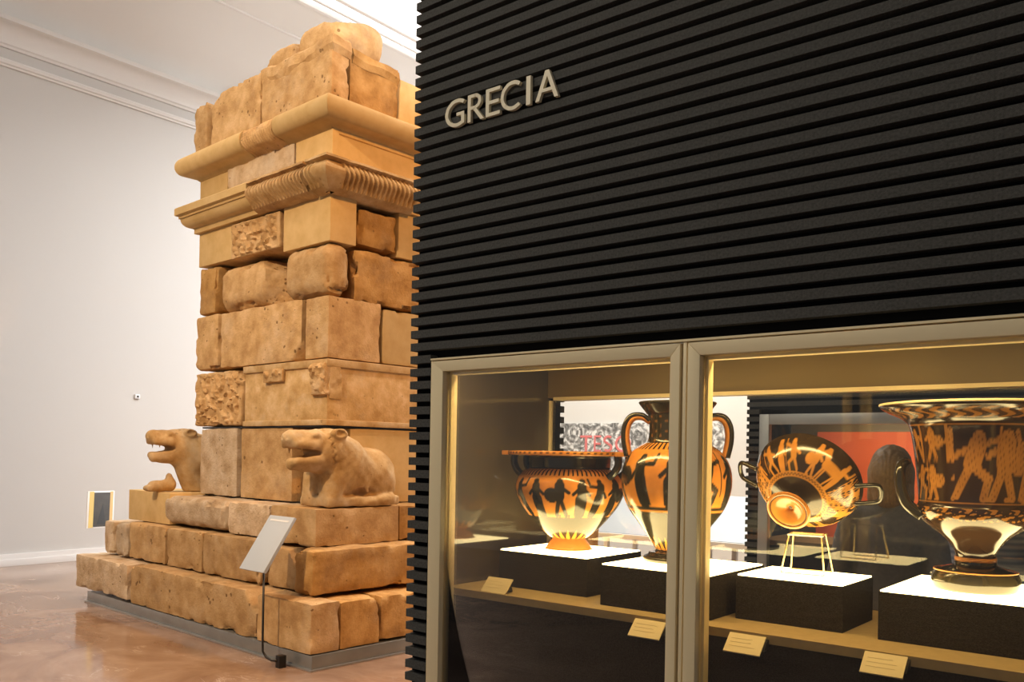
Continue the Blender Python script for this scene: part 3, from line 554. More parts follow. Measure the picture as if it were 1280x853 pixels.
# raised letters
def stroke_letter(ch):
    """letters from unit-height strokes; returns list of polygons (x, y) and width"""
    t = .135; P = []
    def rect(x0, y0, x1, y1): P.append([(x0, y0), (x1, y0), (x1, y1), (x0, y1)])
    def arc_(cx, cy, rx, ry, a0, a1, n=22, tt=t):
        for i in range(n):
            a, b = [math.radians(a0 + (a1 - a0) * (i + q) / n) for q in (0, 1)]
            P.append([(cx + (rx - tt) * math.cos(a), cy + (ry - tt) * math.sin(a)), (cx + rx * math.cos(a), cy + ry * math.sin(a)), (cx + rx * math.cos(b), cy + ry * math.sin(b)), (cx + (rx - tt) * math.cos(b), cy + (ry - tt) * math.sin(b))])
    def bar(x0, y0, x1, y1, w=t):
        P.append([(x0 - w / 2, y0), (x0 + w / 2, y0), (x1 + w / 2, y1), (x1 - w / 2, y1)])
    if ch == 'G':
        arc_(.52, .5, .52, .52, 52, 308); rect(.70, .06, .70 + t, .50); rect(.50, .50 - t * .85, .70 + t, .50); w = .88
    elif ch == 'C': arc_(.52, .5, .52, .52, 50, 310); w = .88
    elif ch == 'R':
        rect(0, 0, t, 1); rect(t, 1 - t * .9, .32, 1); rect(t, .44, .32, .44 + t * .85); arc_(.30, .72, .28, .28, -90, 90, 14, t * .9); bar(.30, .46, .64, 0, t * 1.15); w = .72
    elif ch == 'E': rect(0, 0, t, 1); rect(t, 0, .56, t * .9); rect(t, .43, .52, .43 + t * .9); rect(t, 1 - t * .9, .56, 1); w = .56
    elif ch == 'I': rect(0, 0, t, 1); w = t
    elif ch == 'A': bar(t * .5, 0, .41, 1); bar(.82 - t * .5, 0, .41, 1); rect(.19, .27, .63, .27 + t * .85); w = .82
    elif ch == 'T': rect(0, 1 - t, .7, 1); rect(.35 - t / 2, 0, .35 + t / 2, 1); w = .7
    elif ch == 'S': arc_(.32, .735, .30, .265, 40, 270, 16); arc_(.30, .27, .30, .27, -140, 90, 16); w = .62
    elif ch == 'O': arc_(.5, .5, .5, .52, 0, 360, 30); w = 1.0
    return P, w
def letter_obj(ch, x0, x1, y, z0, z1, depth, mat, parent):
    P, w = stroke_letter(ch); mb = MB(); sx = (x1 - x0) / w; sz = z1 - z0
    for q in P:
        if sum(q[i][0] * q[(i + 1) % 4][1] - q[(i + 1) % 4][0] * q[i][1] for i in range(4)) < 0: q = q[::-1]
        nq = len(mb.v) // 8; f = [(x0 + a * sx, y - .0004 * (nq % 3), z0 + b * sz) for a, b in q]; g = [(a, y + depth, b) for a, _, b in f]
        mb.add(f + g, [(0, 1, 2, 3), (7, 6, 5, 4), (0, 4, 5, 1), (1, 5, 6, 2), (2, 6, 7, 3), (3, 7, 4, 0)])
    return mk('letter', mb.me('letter'), mat, parent, label='letter ' + ch)
sign = empty('wall_sign', (-1.81, FY, 2.59), label='raised cream letters reading GRECIA on the black slats', cat='sign')
LET = [('G', -2.047, -1.955), ('R', -1.945, -1.872), ('E', -1.866, -1.806), ('C', -1.803, -1.720), ('I', -1.699, -1.682), ('A', -1.662, -1.574)]
for ch, a, b in LET:
    letter_obj(ch, a + 1.81, b + 1.81, -.012, .004, .094, .0115, MT['letter'], sign)

# ------------------------------------------------------------------ showcase
CASE = empty('showcase', (-1.15, 2.55, 0), label='long glazed showcase built into the black slatted partition', cat='display case')
def cpart(name, b, mat, parent=None, bevel=0, **k):
    o = boxobj(name, b, MT[mat], None, bevel, **k); o.parent = parent or CASE
    if o.parent is CASE or True: o.matrix_parent_inverse = Matrix.Translation(-CASE.location)
    return o
cpart('end_panel', (-2.165, -2.150, 2.195, 2.918, .40, 1.90), 'end_in', label='glossy dark bronze end panel')
cpart('end_panel', (-.115, -.100, 2.24, 2.918, .40, 1.90), 'case_in')
cpart('ceiling_panel', (-2.15, -.115, 2.24, 2.918, 1.862, 1.90), 'case_in')
cpart('header_panel', (-2.15, -.115, 2.885, 2.918, 1.733, 1.862), 'case_in', label='bronze brown panel above the rear glass')
cpart('header_rail', (-2.118, -.12, 2.88, 2.945, 1.722, 1.735), 'frame', label='thin metal rail along the panel')
cpart('rear_pane', (-2.150, -.115, 2.905, 2.911, .60, 1.735), 'glass', label='clear rear glass pane')
cpart('rear_stile', (-2.152, -2.141, 2.895, 2.935, .60, 1.722), 'frame')
cpart('shelf', (-2.148, -.117, 2.285, 2.90, .995, 1.02), 'tan', label='tan painted shelf lit from the light boxes')
cpart('shelf_front', (-2.148, -.117, 2.29, 2.33, .40, .995), 'felt', label='charcoal felt front below the shelf')
cpart('case_floor', (-2.148, -.117, 2.2, 2.90, .36, .40), 'felt')
cpart('shelf_fascia', (-2.148, -.117, 2.900, 2.904, .40, 1.02), 'felt')
# doors: mitred metal frames with glass
def door(x0, x1, z0, z1, wl, wr, wt):
    D = empty('door'); D.parent = CASE; D.location = (0, 0, 0); D.matrix_parent_inverse = Matrix.Identity(4)
    ox, oy = CASE.location.x, CASE.location.y
    ya, yb = FY - .004 - oy, FY + .045 - oy; x0 -= ox; x1 -= ox
    def rail(name, q):   # quad in (x, z), extruded in y
        o = mk(name, MB().hexa([(q[0][0], ya, q[0][1]), (q[1][0], ya, q[1][1]), (q[1][0], yb, q[1][1]), (q[0][0], yb, q[0][1]), (q[3][0], ya, q[3][1]), (q[2][0], ya, q[2][1]), (q[2][0], yb, q[2][1]), (q[3][0], yb, q[3][1])]).me(name, .0025), MT['frame'], D)
    rail('stile', [(x0, z0), (x0 + wl, z0 + wt), (x0 + wl, z1 - wt), (x0, z1)]); rail('stile', [(x1 - wr, z0 + wt), (x1, z0), (x1, z1), (x1 - wr, z1 - wt)])
    rail('top_rail', [(x0 + wl, z1 - wt), (x1 - wr, z1 - wt), (x1, z1), (x0, z1)]); rail('bottom_rail', [(x0, z0), (x1, z0), (x1 - wr, z0 + wt), (x0 + wl, z0 + wt)])
    for nm, b in (('glazing_bead', (x0 + wl - .002, x0 + wl + .010, FY + .03 - oy, FY + .06 - oy, z0 + wt, z1 - wt)), ('glazing_bead', (x1 - wr - .010, x1 - wr + .002, FY + .03 - oy, FY + .06 - oy, z0 + wt, z1 - wt)), ('glazing_bead', (x0 + wl, x1 - wr, FY + .03 - oy, FY + .06 - oy, z1 - wt - .010, z1 - wt + .002))):
        boxobj(nm, b, MT['frame'], D, .002)
    boxobj('glass_pane', (x0 + wl - .005, x1 - wr + .005, FY + .018 - oy, FY + .024 - oy, z0 + wt - .005, z1 - wt + .005), MT['glass'], D)
    return D
door(-2.101, -1.150, .42, 1.812, .056, .030, .036); door(-1.126, -.175, .42, 1.812, .036, .056, .036)
cpart('mullion', (-1.1435, -1.1325, FY + .002, FY + .05, .40, 1.822), 'frame', bevel=.002, label='narrow metal post between the doors')
cpart('mullion_gap', (-1.1505, -1.1255, FY + .03, FY + .06, .40, 1.822), 'black')
cpart('head_strip', (-2.106, -.12, FY - .002, FY + .04, 1.8165, 1.8225), 'frame', label='thin metal strip over the doors'); cpart('jamb_strip', (-2.1075, -2.1025, FY + .004, FY + .05, .40, 1.82), 'frame')
cpart('sill', (-2.108, -.10, FY - .002, FY + .06, .36, .42), 'frame', bevel=.003)
cpart('kick_panel', (-2.108, -.10, FY + .01, FY + .05, 0, .36), 'felt')

# lamps hidden behind the door head
for k, xx in enumerate((-1.63, -.66)):
    l_ = bpy.data.lights.new('case_lamp', 'AREA'); l_.shape = 'RECTANGLE'; l_.size = .85; l_.size_y = .03; l_.energy = 5.2; l_.color = (1, .70, .28)
    o_ = bpy.data.objects.new('case_lamp', l_); COL.objects.link(o_); o_.location = (xx, 2.26, 1.855); aim(o_, (xx, 2.42, 1.0))
# light boxes
def light_box(x0, x1, y0, y1, z1, label):
    e = empty('light_box', ((x0 + x1) / 2, (y0 + y1) / 2, 1.02), label=label, cat='light box', group='black light boxes in the showcase')
    hx, hy, h = (x1 - x0) / 2, (y1 - y0) / 2, z1 - 1.02
    boxobj('body', (-hx, hx, -hy, hy, 0, h - .004), MT['felt'], e, .002); boxobj('glowing_top', (-hx + .004, hx - .004, -hy + .004, hy - .004, h - .006, h), MT['glow'], e, label='glowing white top glass')
    return e
light_box(-2.03, -1.645, 2.445, 2.80, 1.153, 'black felt light box under the wide-rimmed column krater')
light_box(-1.535, -1.15, 2.36, 2.745, 1.153, 'black felt light box under the tall amphora')
light_box(-1.113, -.797, 2.45, 2.72, 1.153, 'black felt light box under the tilted cup on its stand')
light_box(-.70, -.30, 2.435, 2.86, 1.153, 'black felt light box under the large flaring krater')
# caption cards
def card(x0, x1, yb, zb, yt, zt, label, wedge):
    e = empty('caption_card', ((x0 + x1) / 2, yt, zt), label=label, cat='card', group='cream caption cards in the showcase'); w = (x1 - x0) / 2; dy, dz = yb - yt, zb - zt
    mk('card', MB().hexa([(-w, dy, dz), (w, dy, dz), (w, dy + .002, dz - .003), (-w, dy + .002, dz - .003), (-w, 0, 0), (w, 0, 0), (w, .002, -.003), (-w, .002, -.003)]).me('card'), MT['card'], e)
    if wedge: mk('bracket', MB().hexa([(-w * .7, dy * .55, dz * .55 - .012), (w * 1.1, dy * .55, dz * .55 - .012), (w * 1.1, .012, -.03), (-w * .7, .012, -.03), (-w * .7, dy * .2, dz * .2 - .004), (w * 1.1, dy * .2, dz * .2 - .004), (w * 1.1, .012, -.004), (-w * .7, .012, -.004)]).me('bracket'), MT['black'], e)
    else: mk('bracket', MB().hexa([(-w * .7, dy * .8, dz * .9), (w * .7, dy * .8, dz * .9), (w * .7, .02, dz), (-w * .7, .02, dz), (-w * .7, .0, -.005), (w * .7, .0, -.005), (w * .7, .006, -.005), (-w * .7, .006, -.005)]).me('bracket'), MT['black'], e)
    rnd = random.Random(len(label))
    for k in range(3):   # lines of print
        t = .28 + k * .2
        mk('print_line', MB().hexa([(-w * .8, dy * t - .0006, dz * t + .0004), (-w * .8 + w * rnd.uniform(.9, 1.5), dy * t - .0006, dz * t + .0004), (-w * .8 + w * rnd.uniform(.9, 1.5), dy * t + .0004, dz * t - .0006), (-w * .8, dy * t + .0004, dz * t - .0006), (-w * .8, dy * (t - .05) - .0006, dz * (t - .05) + .0004), (-w * .8 + w * 1.1, dy * (t - .05) - .0006, dz * (t - .05) + .0004), (-w * .8 + w * 1.1, dy * (t - .05), dz * (t - .05)), (-w * .8, dy * (t - .05), dz * (t - .05))]).me('print'), MT['print'], e)
card(-1.985, -1.875, 2.292, 1.0215, 2.335, 1.068, 'cream caption card standing on the shelf before the column krater', False)
card(-1.355, -1.25, 2.235, .968, 2.279, 1.012, 'cream caption card on the shelf edge below the amphora', True)
card(-1.05, -.945, 2.235, .970, 2.279, 1.014, 'cream caption card on the shelf edge below the tilted cup', True)
card(-.685, -.583, 2.235, .974, 2.279, 1.018, 'cream caption card on the shelf edge below the large flaring krater', True)

# ------------------------------------------------------------------ painted pottery
def fig(kind):
    """figure silhouettes as capsules (x1, y1, x2, y2, r) in a unit-height box"""
    if kind == 0: return [(0, .90, 0, .90, .075), (0, .80, 0, .52, .12), (-.02, .80, .22, .62, .045), (0, .5, -.13, .04, .055), (0, .5, .15, .04, .055), (-.13, .03, -.04, .02, .03), (.15, .03, .24, .02, .03), (-.20, .55, -.20, .55, .19)]
    if kind == 1: return [(0, .90, .02, .90, .07), (0, .78, 0, .45, .11), (0, .45, 0, .08, .15), (.02, .76, .2, .56, .04), (-.02, .76, -.2, .58, .04), (0, .03, .12, .03, .03)]
    if kind == 2: return [(.05, .88, .05, .88, .075), (.04, .78, -.03, .5, .11), (.05, .75, .3, .85, .04), (0, .75, -.24, .62, .045), (-.03, .48, .18, .30, .06), (.18, .3, .12, .03, .05), (-.05, .48, -.25, .06, .055), (.3, .2, .3, 1.0, .014)]
    if kind == 3: return [(0, .6, -.55, .58, .15), (0, .62, .16, .88, .09), (.16, .9, .32, .80, .06), (.02, .5, .1, .05, .045), (-.08, .5, -.03, .03, .04), (-.52, .5, -.45, .05, .045), (-.6, .5, -.66, .03, .045), (-.68, .62, -.78, .25, .03)]
    return [(0, .9, 0, .9, .07), (-.03, .78, .0, .5, .105), (.0, .5, .06, .08, .12), (0, .76, .24, .78, .04), (.24, .78, .3, .95, .03), (-.03, .74, -.2, .5, .04), (.06, .04, .16, .03, .03)]
def draw_figs(TH, HH, R, z0, z1, figs, inv=1):
    """min signed distance of figures placed at (theta, kind, mirror)"""
    d = np.full(TH.shape, 9.0); h = z1 - z0
    for th, kind, mir, sc in figs:
        dx = ((TH - th + PI) % (2 * PI) - PI) * R * mir / h / sc; dy = (HH - z0) / h / sc
        for (a, b, c, e, r) in fig(kind):
            vx, vy = c - a, e - b; L = vx * vx + vy * vy + 1e-9; t = np.clip(((dx - a) * vx + (dy - b) * vy) / L, 0, 1)
            d = np.minimum(d, (np.hypot(dx - a - t * vx, dy - b - t * vy) - r) * h)
    return d
def resample(prof, ds):
    out = [prof[0]]
    for (a, b), (c, d) in zip(prof[:-1], prof[1:]):
        n = max(1, int(math.hypot(c - a, d - b) / ds)); out += [(a + (c - a) * k / n, b + (d - b) * k / n) for k in range(1, n + 1)]
    return out
def smoothprof(ctrl, n=6):
    P = [Vector(p) for p in ctrl]; out = []
    for i in range(len(P) - 1):
        a, b, c, d = P[max(i - 1, 0)], P[i], P[i + 1], P[min(i + 2, len(P) - 1)]
        for k in range(n):
            t = k / n; q = .5 * ((2 * b) + (c - a) * t + (2 * a - 5 * b + 4 * c - d) * t * t + (3 * b - a - 3 * c + d) * t ** 3); out.append((max(q.x, 0), q.y))
    return out + [tuple(P[-1])]
def lathe(name, prof, nt_, mat, parent, paint=None, label=None):
    """prof: list of (r, z) from outer bottom up, over the lip and down inside"""
    A = np.array(prof); m = len(A); th = np.linspace(0, 2 * PI, nt_, endpoint=False)
    TH, _ = np.meshgrid(th, np.arange(m)); R = A[:, 0:1]; Zg = A[:, 1:2] + 0 * TH
    V = np.stack([R * np.cos(TH), R * np.sin(TH), Zg], -1).reshape(-1, 3)
    i = np.arange(m - 1)[:, None]; k = np.arange(nt_)[None, :]; k2 = (k + 1) % nt_
    Fq = np.stack([i * nt_ + k, i * nt_ + k2, (i + 1) * nt_ + k2, (i + 1) * nt_ + k], -1).reshape(-1, 4)
    me = bpy.data.meshes.new(name); me.vertices.add(len(V)); me.vertices.foreach_set('co', V.ravel())
    me.loops.add(len(Fq) * 4); me.loops.foreach_set('vertex_index', Fq.ravel()); me.polygons.add(len(Fq)); me.polygons.foreach_set('loop_start', np.arange(len(Fq)) * 4)
    me.polygons.foreach_set('use_smooth', np.ones(len(Fq), bool)); me.update(calc_edges=True)
    if paint is not None:
        val = paint(TH, Zg, R + 0 * TH, np.arange(m)[:, None] + 0 * TH)
        at = me.attributes.new('paint', 'FLOAT', 'POINT'); at.data.foreach_set('value', np.clip(val, 0, 1).astype(np.float32).ravel())
    o = mk(name, me, MT[mat], parent)
    if label: o['label'] = label
    return o
soft = lambda d, w=.0012: np.clip(.5 - d / (2 * w), 0, 1)
def smooth_tube(pts, n=10):
    P = [Vector(p) for p in pts]; out = []
    for i in range(len(P) - 1):
        a, b, c, d = P[max(i - 1, 0)], P[i], P[i + 1], P[min(i + 2, len(P) - 1)]
        for k in range(n): t = k / n; out.append(.5 * ((2 * b) + (c - a) * t + (2 * a - 5 * b + 4 * c - d) * t * t + (3 * b - a - 3 * c + d) * t ** 3))
    return out + [P[-1]]

# column krater (black figures on clay)
s_ = .00299
ck = empty('column_krater', (-1.860, 2.642, 1.153), label='orange clay column krater with black figures and flat wide rim', cat='vase')
h = lambda py: (689 - py) * s_
foot = [(.0, 0), (.083, 0), (.084, .004), (.080, .012), (.070, .026), (.062, .036), (.058, .040)]
body = smoothprof([(.052, .038), (.075, .048), (.110, .078), (.150, .122), (.182, .165), (.200, .205), (.2035, .228), (.196, .256), (.176, .284), (.160, .293), (.152, .297)], 8)
neck = resample([(.152, .297), (.150, .303), (.152, .338), (.160, .342), (.228, .3435), (.231, .347), (.231, .358), (.229, .360), (.150, .360), (.135, .340), (.125, .30)], .004)
full = body + neck[1:]
FIGS = [(PI * 2 * k / 16 + .05 * math.sin(k * 5), [0, 1, 4, 1, 0, 1, 4, 1, 2][k % 9], 1 if k % 3 else -1, 1.0) for k in range(21)]
def paint_ck(TH, Z, R, I):
    d = draw_figs(TH, Z, .19, .128, .268, FIGS); v = soft(d)
    v = np.where(Z < .118, 1, v); v = np.where((Z > .118) & (Z < .1215), 0, v); v = np.where((Z > .1215) & (Z < .1235), 1, v)
    ray = np.abs(((TH * 22 / (2 * PI)) % 1) - .5) * 2; v = np.where((Z < .075), np.where(ray < (1 - (Z - .038) / .04) * .9, .15, 1), v)
    tongue = np.abs(((TH * 70 / (2 * PI)) % 1) - .5); v = np.where((Z > .272) & (Z < .295), np.where(tongue > .28, 1, 0), v); v = np.where((Z > .2685) & (Z < .2705), 1, v)
    v = np.where((Z > .296) & (Z < .342), 1, v)
    dots = np.hypot((((TH * 60 / (2 * PI)) % 1) - .5) * .018, Z - .3525); v = np.where((Z > .3425) & (Z < .361) & (R > .2295), soft(dots - .0042), v)
    v = np.where((Z > .34) & (R < .2295), .75, v); v = np.where((I > len(full) - 14), 1, v); return v
lathe('body', full, 560, 'pot', ck, paint_ck); lathe('foot', smoothprof(foot, 3), 96, 'clayplain', ck)
for k, ang in enumerate((.12, .12 + PI)):
    ca, sa = math.cos(ang), math.sin(ang)
    for off in (-.045, .045):
        hm = MB()
        q = lambda r, z: (r * ca - off * sa, r * sa + off * ca, z)
        hm.tube(smooth_tube([q(.170, .262), q(.200, .285), q(.216, .315), q(.214, .345)], 6), .0135, 12)
        mk('handle', hm.me('handle'), MT['glaze'], ck, smooth=True, label='black column carrying the rim')
    boxm = MB(); n = 9; hw = .075
    pl_ = [(.20 * ca, .20 * sa)] 
    P2 = [(.215 * ca - t * hw * sa, .215 * sa + t * hw * ca) for t in (-1, 1)] + [(.258 * ca - t * hw * .92 * sa, .258 * sa + t * hw * .92 * ca) for t in (1, -1)]
    mk('handle_plate', MB().hexa([(x, y, .3435) for x, y in P2] + [(x, y, .3605) for x, y in P2]).me('plate', .003), MT['clayplain'], ck)

# neck amphora
am = empty('amphora', (-1.399, 2.600, 1.153), label='tall black-figure amphora with two strap handles and flared mouth', cat='vase')
am.scale = (1, 1, .965)
prof = [(0, 0), (.102, 0), (.105, .004), (.105, .014), (.100, .018), (.088, .022), (.086, .030), (.066, .034), (.062, .040)]
bodya = smoothprof([(.062, .040), (.072, .056), (.090, .084), (.120, .128), (.155, .178), (.176, .232), (.1815, .285), (.172, .335), (.145, .378), (.112, .402), (.098, .409)], 9)
necka = smoothprof([(.098, .409), (.094, .420), (.091, .445), (.092, .480), (.096, .500), (.098, .505)], 5) + resample([(.100, .506), (.126, .540), (.1285, .545), (.126, .548), (.118, .548), (.095, .51), (.08, .46)], .004)
fulla = bodya + necka[1:]
AF = [(PI * 2 * k / 10 + .12, [1, 0, 4, 1, 2][k % 5], 1 if k % 2 else -1, 1.0) for k in range(10)]
def paint_am(TH, Z, R, I):
    v = soft(draw_figs(TH, Z, .165, .196, .375, AF)); v = np.where(Z < .188, 1, v); v = np.where((Z > .176) & (Z < .180), 0, v); v = np.where((Z > .1885) & (Z < .191), 1, v)
    lot = np.abs(((TH * 30 / (2 * PI)) % 1) - .5); 
    ray = np.abs(((TH * 24 / (2 * PI)) % 1) - .5) * 2; v = np.where(Z < .085, np.where(ray < (1 - (Z - .04) / .05) * .9, .1, 1), v)
    side = np.abs(np.abs(((TH - (.50)) + PI / 2) % PI - PI / 2)); v = np.where((side < .20) & (Z > .19) & (Z < .40), np.where(side < .16, 1, v), v)
    v = np.where((Z > .382) & (Z < .405), np.where(np.abs(((TH * 50 / (2 * PI)) % 1) - .5) > .27, 1, 0), v)
    pal = np.sin(TH * 14) * np.cos(Z * 190); v = np.where((Z > .405) & (Z < .505), np.where(pal > .70, .75, 1), v); v = np.where(Z >= .5, 1, v); return v
lathe('body', fulla, 560, 'pot', am, paint_am); lathe('foot', resample(prof, .01), 96, 'glaze', am)
for k in (0, 1):
    ang = .50 + PI * k; ca, sa = math.cos(ang), math.sin(ang); q = lambda r, z: (r * ca, r * sa, z)
    hm = MB().tube(smooth_tube([q(.088, .478), q(.115, .494), q(.145, .490), q(.163, .462), q(.166, .415), q(.156, .362)], 7), (.024, .0105), 14, sq=(-sa, ca, 0))
    mk('handle', hm.me('handle'), MT['clayplain'], am, smooth=True)
    for off in (-.018, .018):
        e_ = MB().tube(smooth_tube([(x - off * sa, y + off * ca, z) for x, y, z in (q(.090, .483), q(.116, .502), q(.152, .498), q(.172, .465), q(.175, .415), q(.164, .358))], 7), .0085, 8)
        mk('handle_edge', e_.me('edge'), MT['glaze'], am, smooth=True)

# calyx krater (red figures on black)
kx = empty('calyx_krater', (-.508, 2.645, 1.153), label='large dark calyx krater with orange figures and flaring white-edged rim', cat='vase')
k_ = .00224; kx.scale = (.965, .965, .985)
foot = [(0, 0), (.106, 0), (.110, .006), (.114, .020), (.113, .034), (.106, .050), (.103, .053), (.075, .062), (.055, .068), (.052, .080)]
Pk = lambda r, py: (r * k_, (742 - py) * k_)
bodyk = smoothprof([Pk(22.5, 706), Pk(23, 698), Pk(27, 690), Pk(37, 678), Pk(53, 666), Pk(64, 656), Pk(69.5, 647), Pk(69, 641), Pk(66.8, 635), Pk(67.5, 620), Pk(70, 595), Pk(74, 565), Pk(79, 542), Pk(85, 534), Pk(94, 529), Pk(104, 524.5), Pk(113, 519)], 8)
lipk = resample([Pk(113, 519), Pk(115.5, 515.5), Pk(115, 513.5), Pk(106, 514), Pk(86, 526), Pk(74, 545), Pk(66, 590), Pk(60, 630)], .004)
fullk = bodyk + lipk[1:]
z_a, z_b, z_c = (742 - 634) * k_, (742 - 586) * k_, (742 - 540) * k_
KF = [(PI * 2 * k / 15 + .06 * math.sin(k * 3), [0, 2, 4, 1, 2][k % 5], 1 if k % 2 else -1, 1.0) for k in range(15)]
KF2 = [(PI * 2 * k / 17 + .1 * math.sin(k * 7), [4, 1, 2, 0][k % 4], -1 if k % 3 else 1, 1.0) for k in range(17)]
BIG = [(-1.42 + .0, 2, 1, 1.0), (-.95, 0, -1, 1.0), (-.45, 4, -1, 1.0), (1.7, 2, 1, 1.), (2.4, 0, 1, 1.)]
def paint_k(TH, Z, R, I):
    d = np.minimum(draw_figs(TH, Z, .155, z_a + .006, z_b - .004, KF), draw_figs(TH, Z, .16, z_b + .006, z_c - .006, KF2))
    near = np.abs((TH + .93 + PI) % (2 * PI) - PI) < .80
    d = np.where(near, draw_figs(TH, Z, .16, z_a + .008, z_c - .01, BIG), d)
    inner = np.sin(TH * 90 + Z * 260) * np.sin(Z * 150 - TH * 40) > .62       # drapery lines inside figures
    v = 1 - soft(d); v = np.where((d < -.003) & inner, .6, v)
    col = np.abs(((TH * 12 / (2 * PI)) % 1) - .5) < .055; v = np.where(col & (Z > z_b) & (Z < z_c) & ~near, .1, v)
    for zz in (z_b, z_c, z_a): v = np.where(np.abs(Z - zz) < .0017, .15, v)
    z1_ = (742 - 655) * k_; w = np.sin(TH * 16 + 3.5 * np.sin((Z - z1_) * 170)) * np.cos((Z - z1_ - .012) * 150 + np.sin(TH * 32)); v = np.where((Z > z1_) & (Z < z1_ + .034), np.where(w > .25, .12, 1), v)
    v = np.where((Z < z1_), 1, v)
    zr = (742 - 533) * k_; w2 = np.sin(TH * 34 + 2 * np.sin(Z * 300)); v = np.where((Z > zr) & (Z < zr + .026) & (I < len(bodyk)), np.where(w2 > .1, .35, .95), v)
    v = np.where(I > len(bodyk) + 3, .9, v); return v
lathe('body', fullk, 600, 'pot_kx', kx, paint_k)
lathe('rim_edge', [(.2525, .5055), (.2585, .5065), (.2598, .5095), (.2585, .5125), (.250, .5135), (.2525, .5055)], 128, 'card', kx, label='pale edge of the rim')
lathe('foot', resample(foot, .006), 128, 'glaze', kx)
lathe('foot_line', [(.1035, .0515), (.1072, .0515), (.1072, .0545), (.1035, .0545), (.1035, .0515)], 128, 'clayplain', kx); lathe('stem_band', [(.050, .078), (.0535, .078), (.0535, .090), (.050, .090), (.050, .078)], 96, 'clayplain', kx)
for k in (0, 1):
    ang = math.radians(195) + PI * k; ca, sa = math.cos(ang), math.sin(ang); q = lambda r, o, z: (r * ca - o * sa, r * sa + o * ca, z)
    pts = smooth_tube([q(.140, -.055, .200), q(.182, -.056, .235), q(.198, -.052, .290), q(.196, -.038, .335), q(.184, 0, .348), q(.196, .038, .335), q(.198, .052, .290), q(.182, .056, .235), q(.140, .055, .200)], 7)
    mk('handle', MB().tube(pts, .0145, 12).me('handle'), MT['glaze'], kx, smooth=True, label='upright black loop handle')

# kylix tilted on its stand
ky = empty('kylix', (-.976, 2.60, 1.405), label='shallow two-handled cup tilted to show its painted underside', cat='cup')
ky.scale = (1.06,) * 3
vdir = Vector((-.976, 2.60, 1.405 - 1.5)).normalized(); side = vdir.cross(Vector((0, 0, 1))).normalized(); up_ = side.cross(vdir)
axis = (-vdir * math.cos(math.radians(40)) + (-.50 * side - .86 * up_) * math.sin(math.radians(40))).normalized()     # points to the foot
hd = (side * .97 + up_ * .05); hd = (hd - axis * hd.dot(axis)).normalized(); yv = (-axis).cross(hd)
rot = Matrix((hd, yv, -axis)).transposed()           # local x: handle axis, local z: from foot to rim
ky.rotation_euler = rot.to_euler()
# local origin at the bowl's middle; rim at +z
kb = smoothprof([(.016, -.062), (.020, -.056), (.050, -.048), (.085, -.034), (.118, -.010), (.140, .020), (.150, .046), (.154, .060)], 10)
kin = resample([(.154, .060), (.152, .0615), (.149, .060), (.138, .022), (.112, -.006), (.07, -.030), (.0, -.044)], .005)
fullky = kb + kin[1:]
KYF = [(PI * 2 * k / 13 + .2 + .08 * math.sin(k * 4), [2, 0, 3, 4, 2, 1][k % 6], 1 if k % 2 else -1, 1.0) for k in range(13)]
KYF = [(PI * 2 * k / 17 + .2 + .08 * math.sin(k * 4), [2, 0, 3, 4, 2, 1][k % 6], 1 if k % 2 else -1, 1.06) for k in range(17)]
def paint_ky(TH, Z, R, I):
    # radial coordinate r used as height, feet towards the centre
    d = draw_figs(TH, R, .112, .087, .148, KYF); v = 1 - soft(d, .001)
    hd_ = np.minimum(np.abs((TH + PI) % (2 * PI) - PI), np.abs(TH % (2 * PI) - PI))
    pal = np.sin(R * 330 + 3 * np.sin(TH * 26)) * np.sin(TH * 60 + R * 200); v = np.where((hd_ < .36) & (R > .082), np.where(pal > -.1, .1, 1), v)
    v = np.where(R < .074, 1, v); v = np.where((R > .074) & (R < .085), np.where(np.sin(TH * 52) * np.sign(R - .0795) > 0, .2, .8), v)
    v = np.where((np.abs(R - .074) < .0012) | (np.abs(R - .085) < .0012), 0, v); v = np.where(R > .149, 1, v); return np.where(I > len(kb), 1, v)
lathe('bowl', fullky, 560, 'pot_rf', ky, paint_ky)
ft = smoothprof([(.0, -.088), (.006, -.0875), (.014, -.094), (.036, -.103), (.052, -.105)], 6) + [(.054, -.106), (.0605, -.106), (.062, -.102), (.058, -.097), (.030, -.090), (.018, -.080), (.015, -.060)]
def paint_ft(TH, Z, R, I): return np.where(I < 25, np.where(np.abs(R - .052) < .0018, .9, np.where(R < .0055, .9, .02)), np.where(I < 28, .05, 1))
lathe('foot', ft, 128, 'pot', ky, paint_ft)
for k in (1, -1):
    pts = smooth_tube([(k * .140, -.030, .024), (k * .165, -.030, .034), (k * .196, -.026, .048), (k * .204, 0, .052), (k * .196, .026, .048), (k * .165, .030, .034), (k * .140, .030, .024)], 7)
    mk('handle', MB().tube(pts, .0068, 10).me('handle'), MT['glaze'], ky, smooth=True, label='black loop handle')
st = empty('cup_stand', (-.965, 2.63, 1.153), rz=math.radians(6), label='slim wire stand coloured gold as if lit, holding the tilted cup', cat='stand')
for x in (-.052, .052):
    mk('leg', MB().tube([(x * 1.22, -.055, .0015), (x * .92, -.030, .118), (x * .92, .020, .122), (x * 1.22, .055, .0015)], .0024, 6).me('leg'), MT['gold'], st, smooth=True)
mk('rest_bar', MB().box(-.052, .052, -.034, -.020, .114, .119).me('rest', .001), MT['white'], st); mk('rest_bar', MB().box(-.052, .052, .012, .026, .117, .122).me('rest', .001), MT['gold'], st)
mk('foot_rod', MB().tube([(-.0634, -.055, .0024), (.0634, -.055, .0024)], .0024, 6).me('rod'), MT['gold'], st); mk('foot_rod', MB().tube([(-.0634, .055, .0024), (.0634, .055, .0024)], .0024, 6).me('rod'), MT['gold'], st)

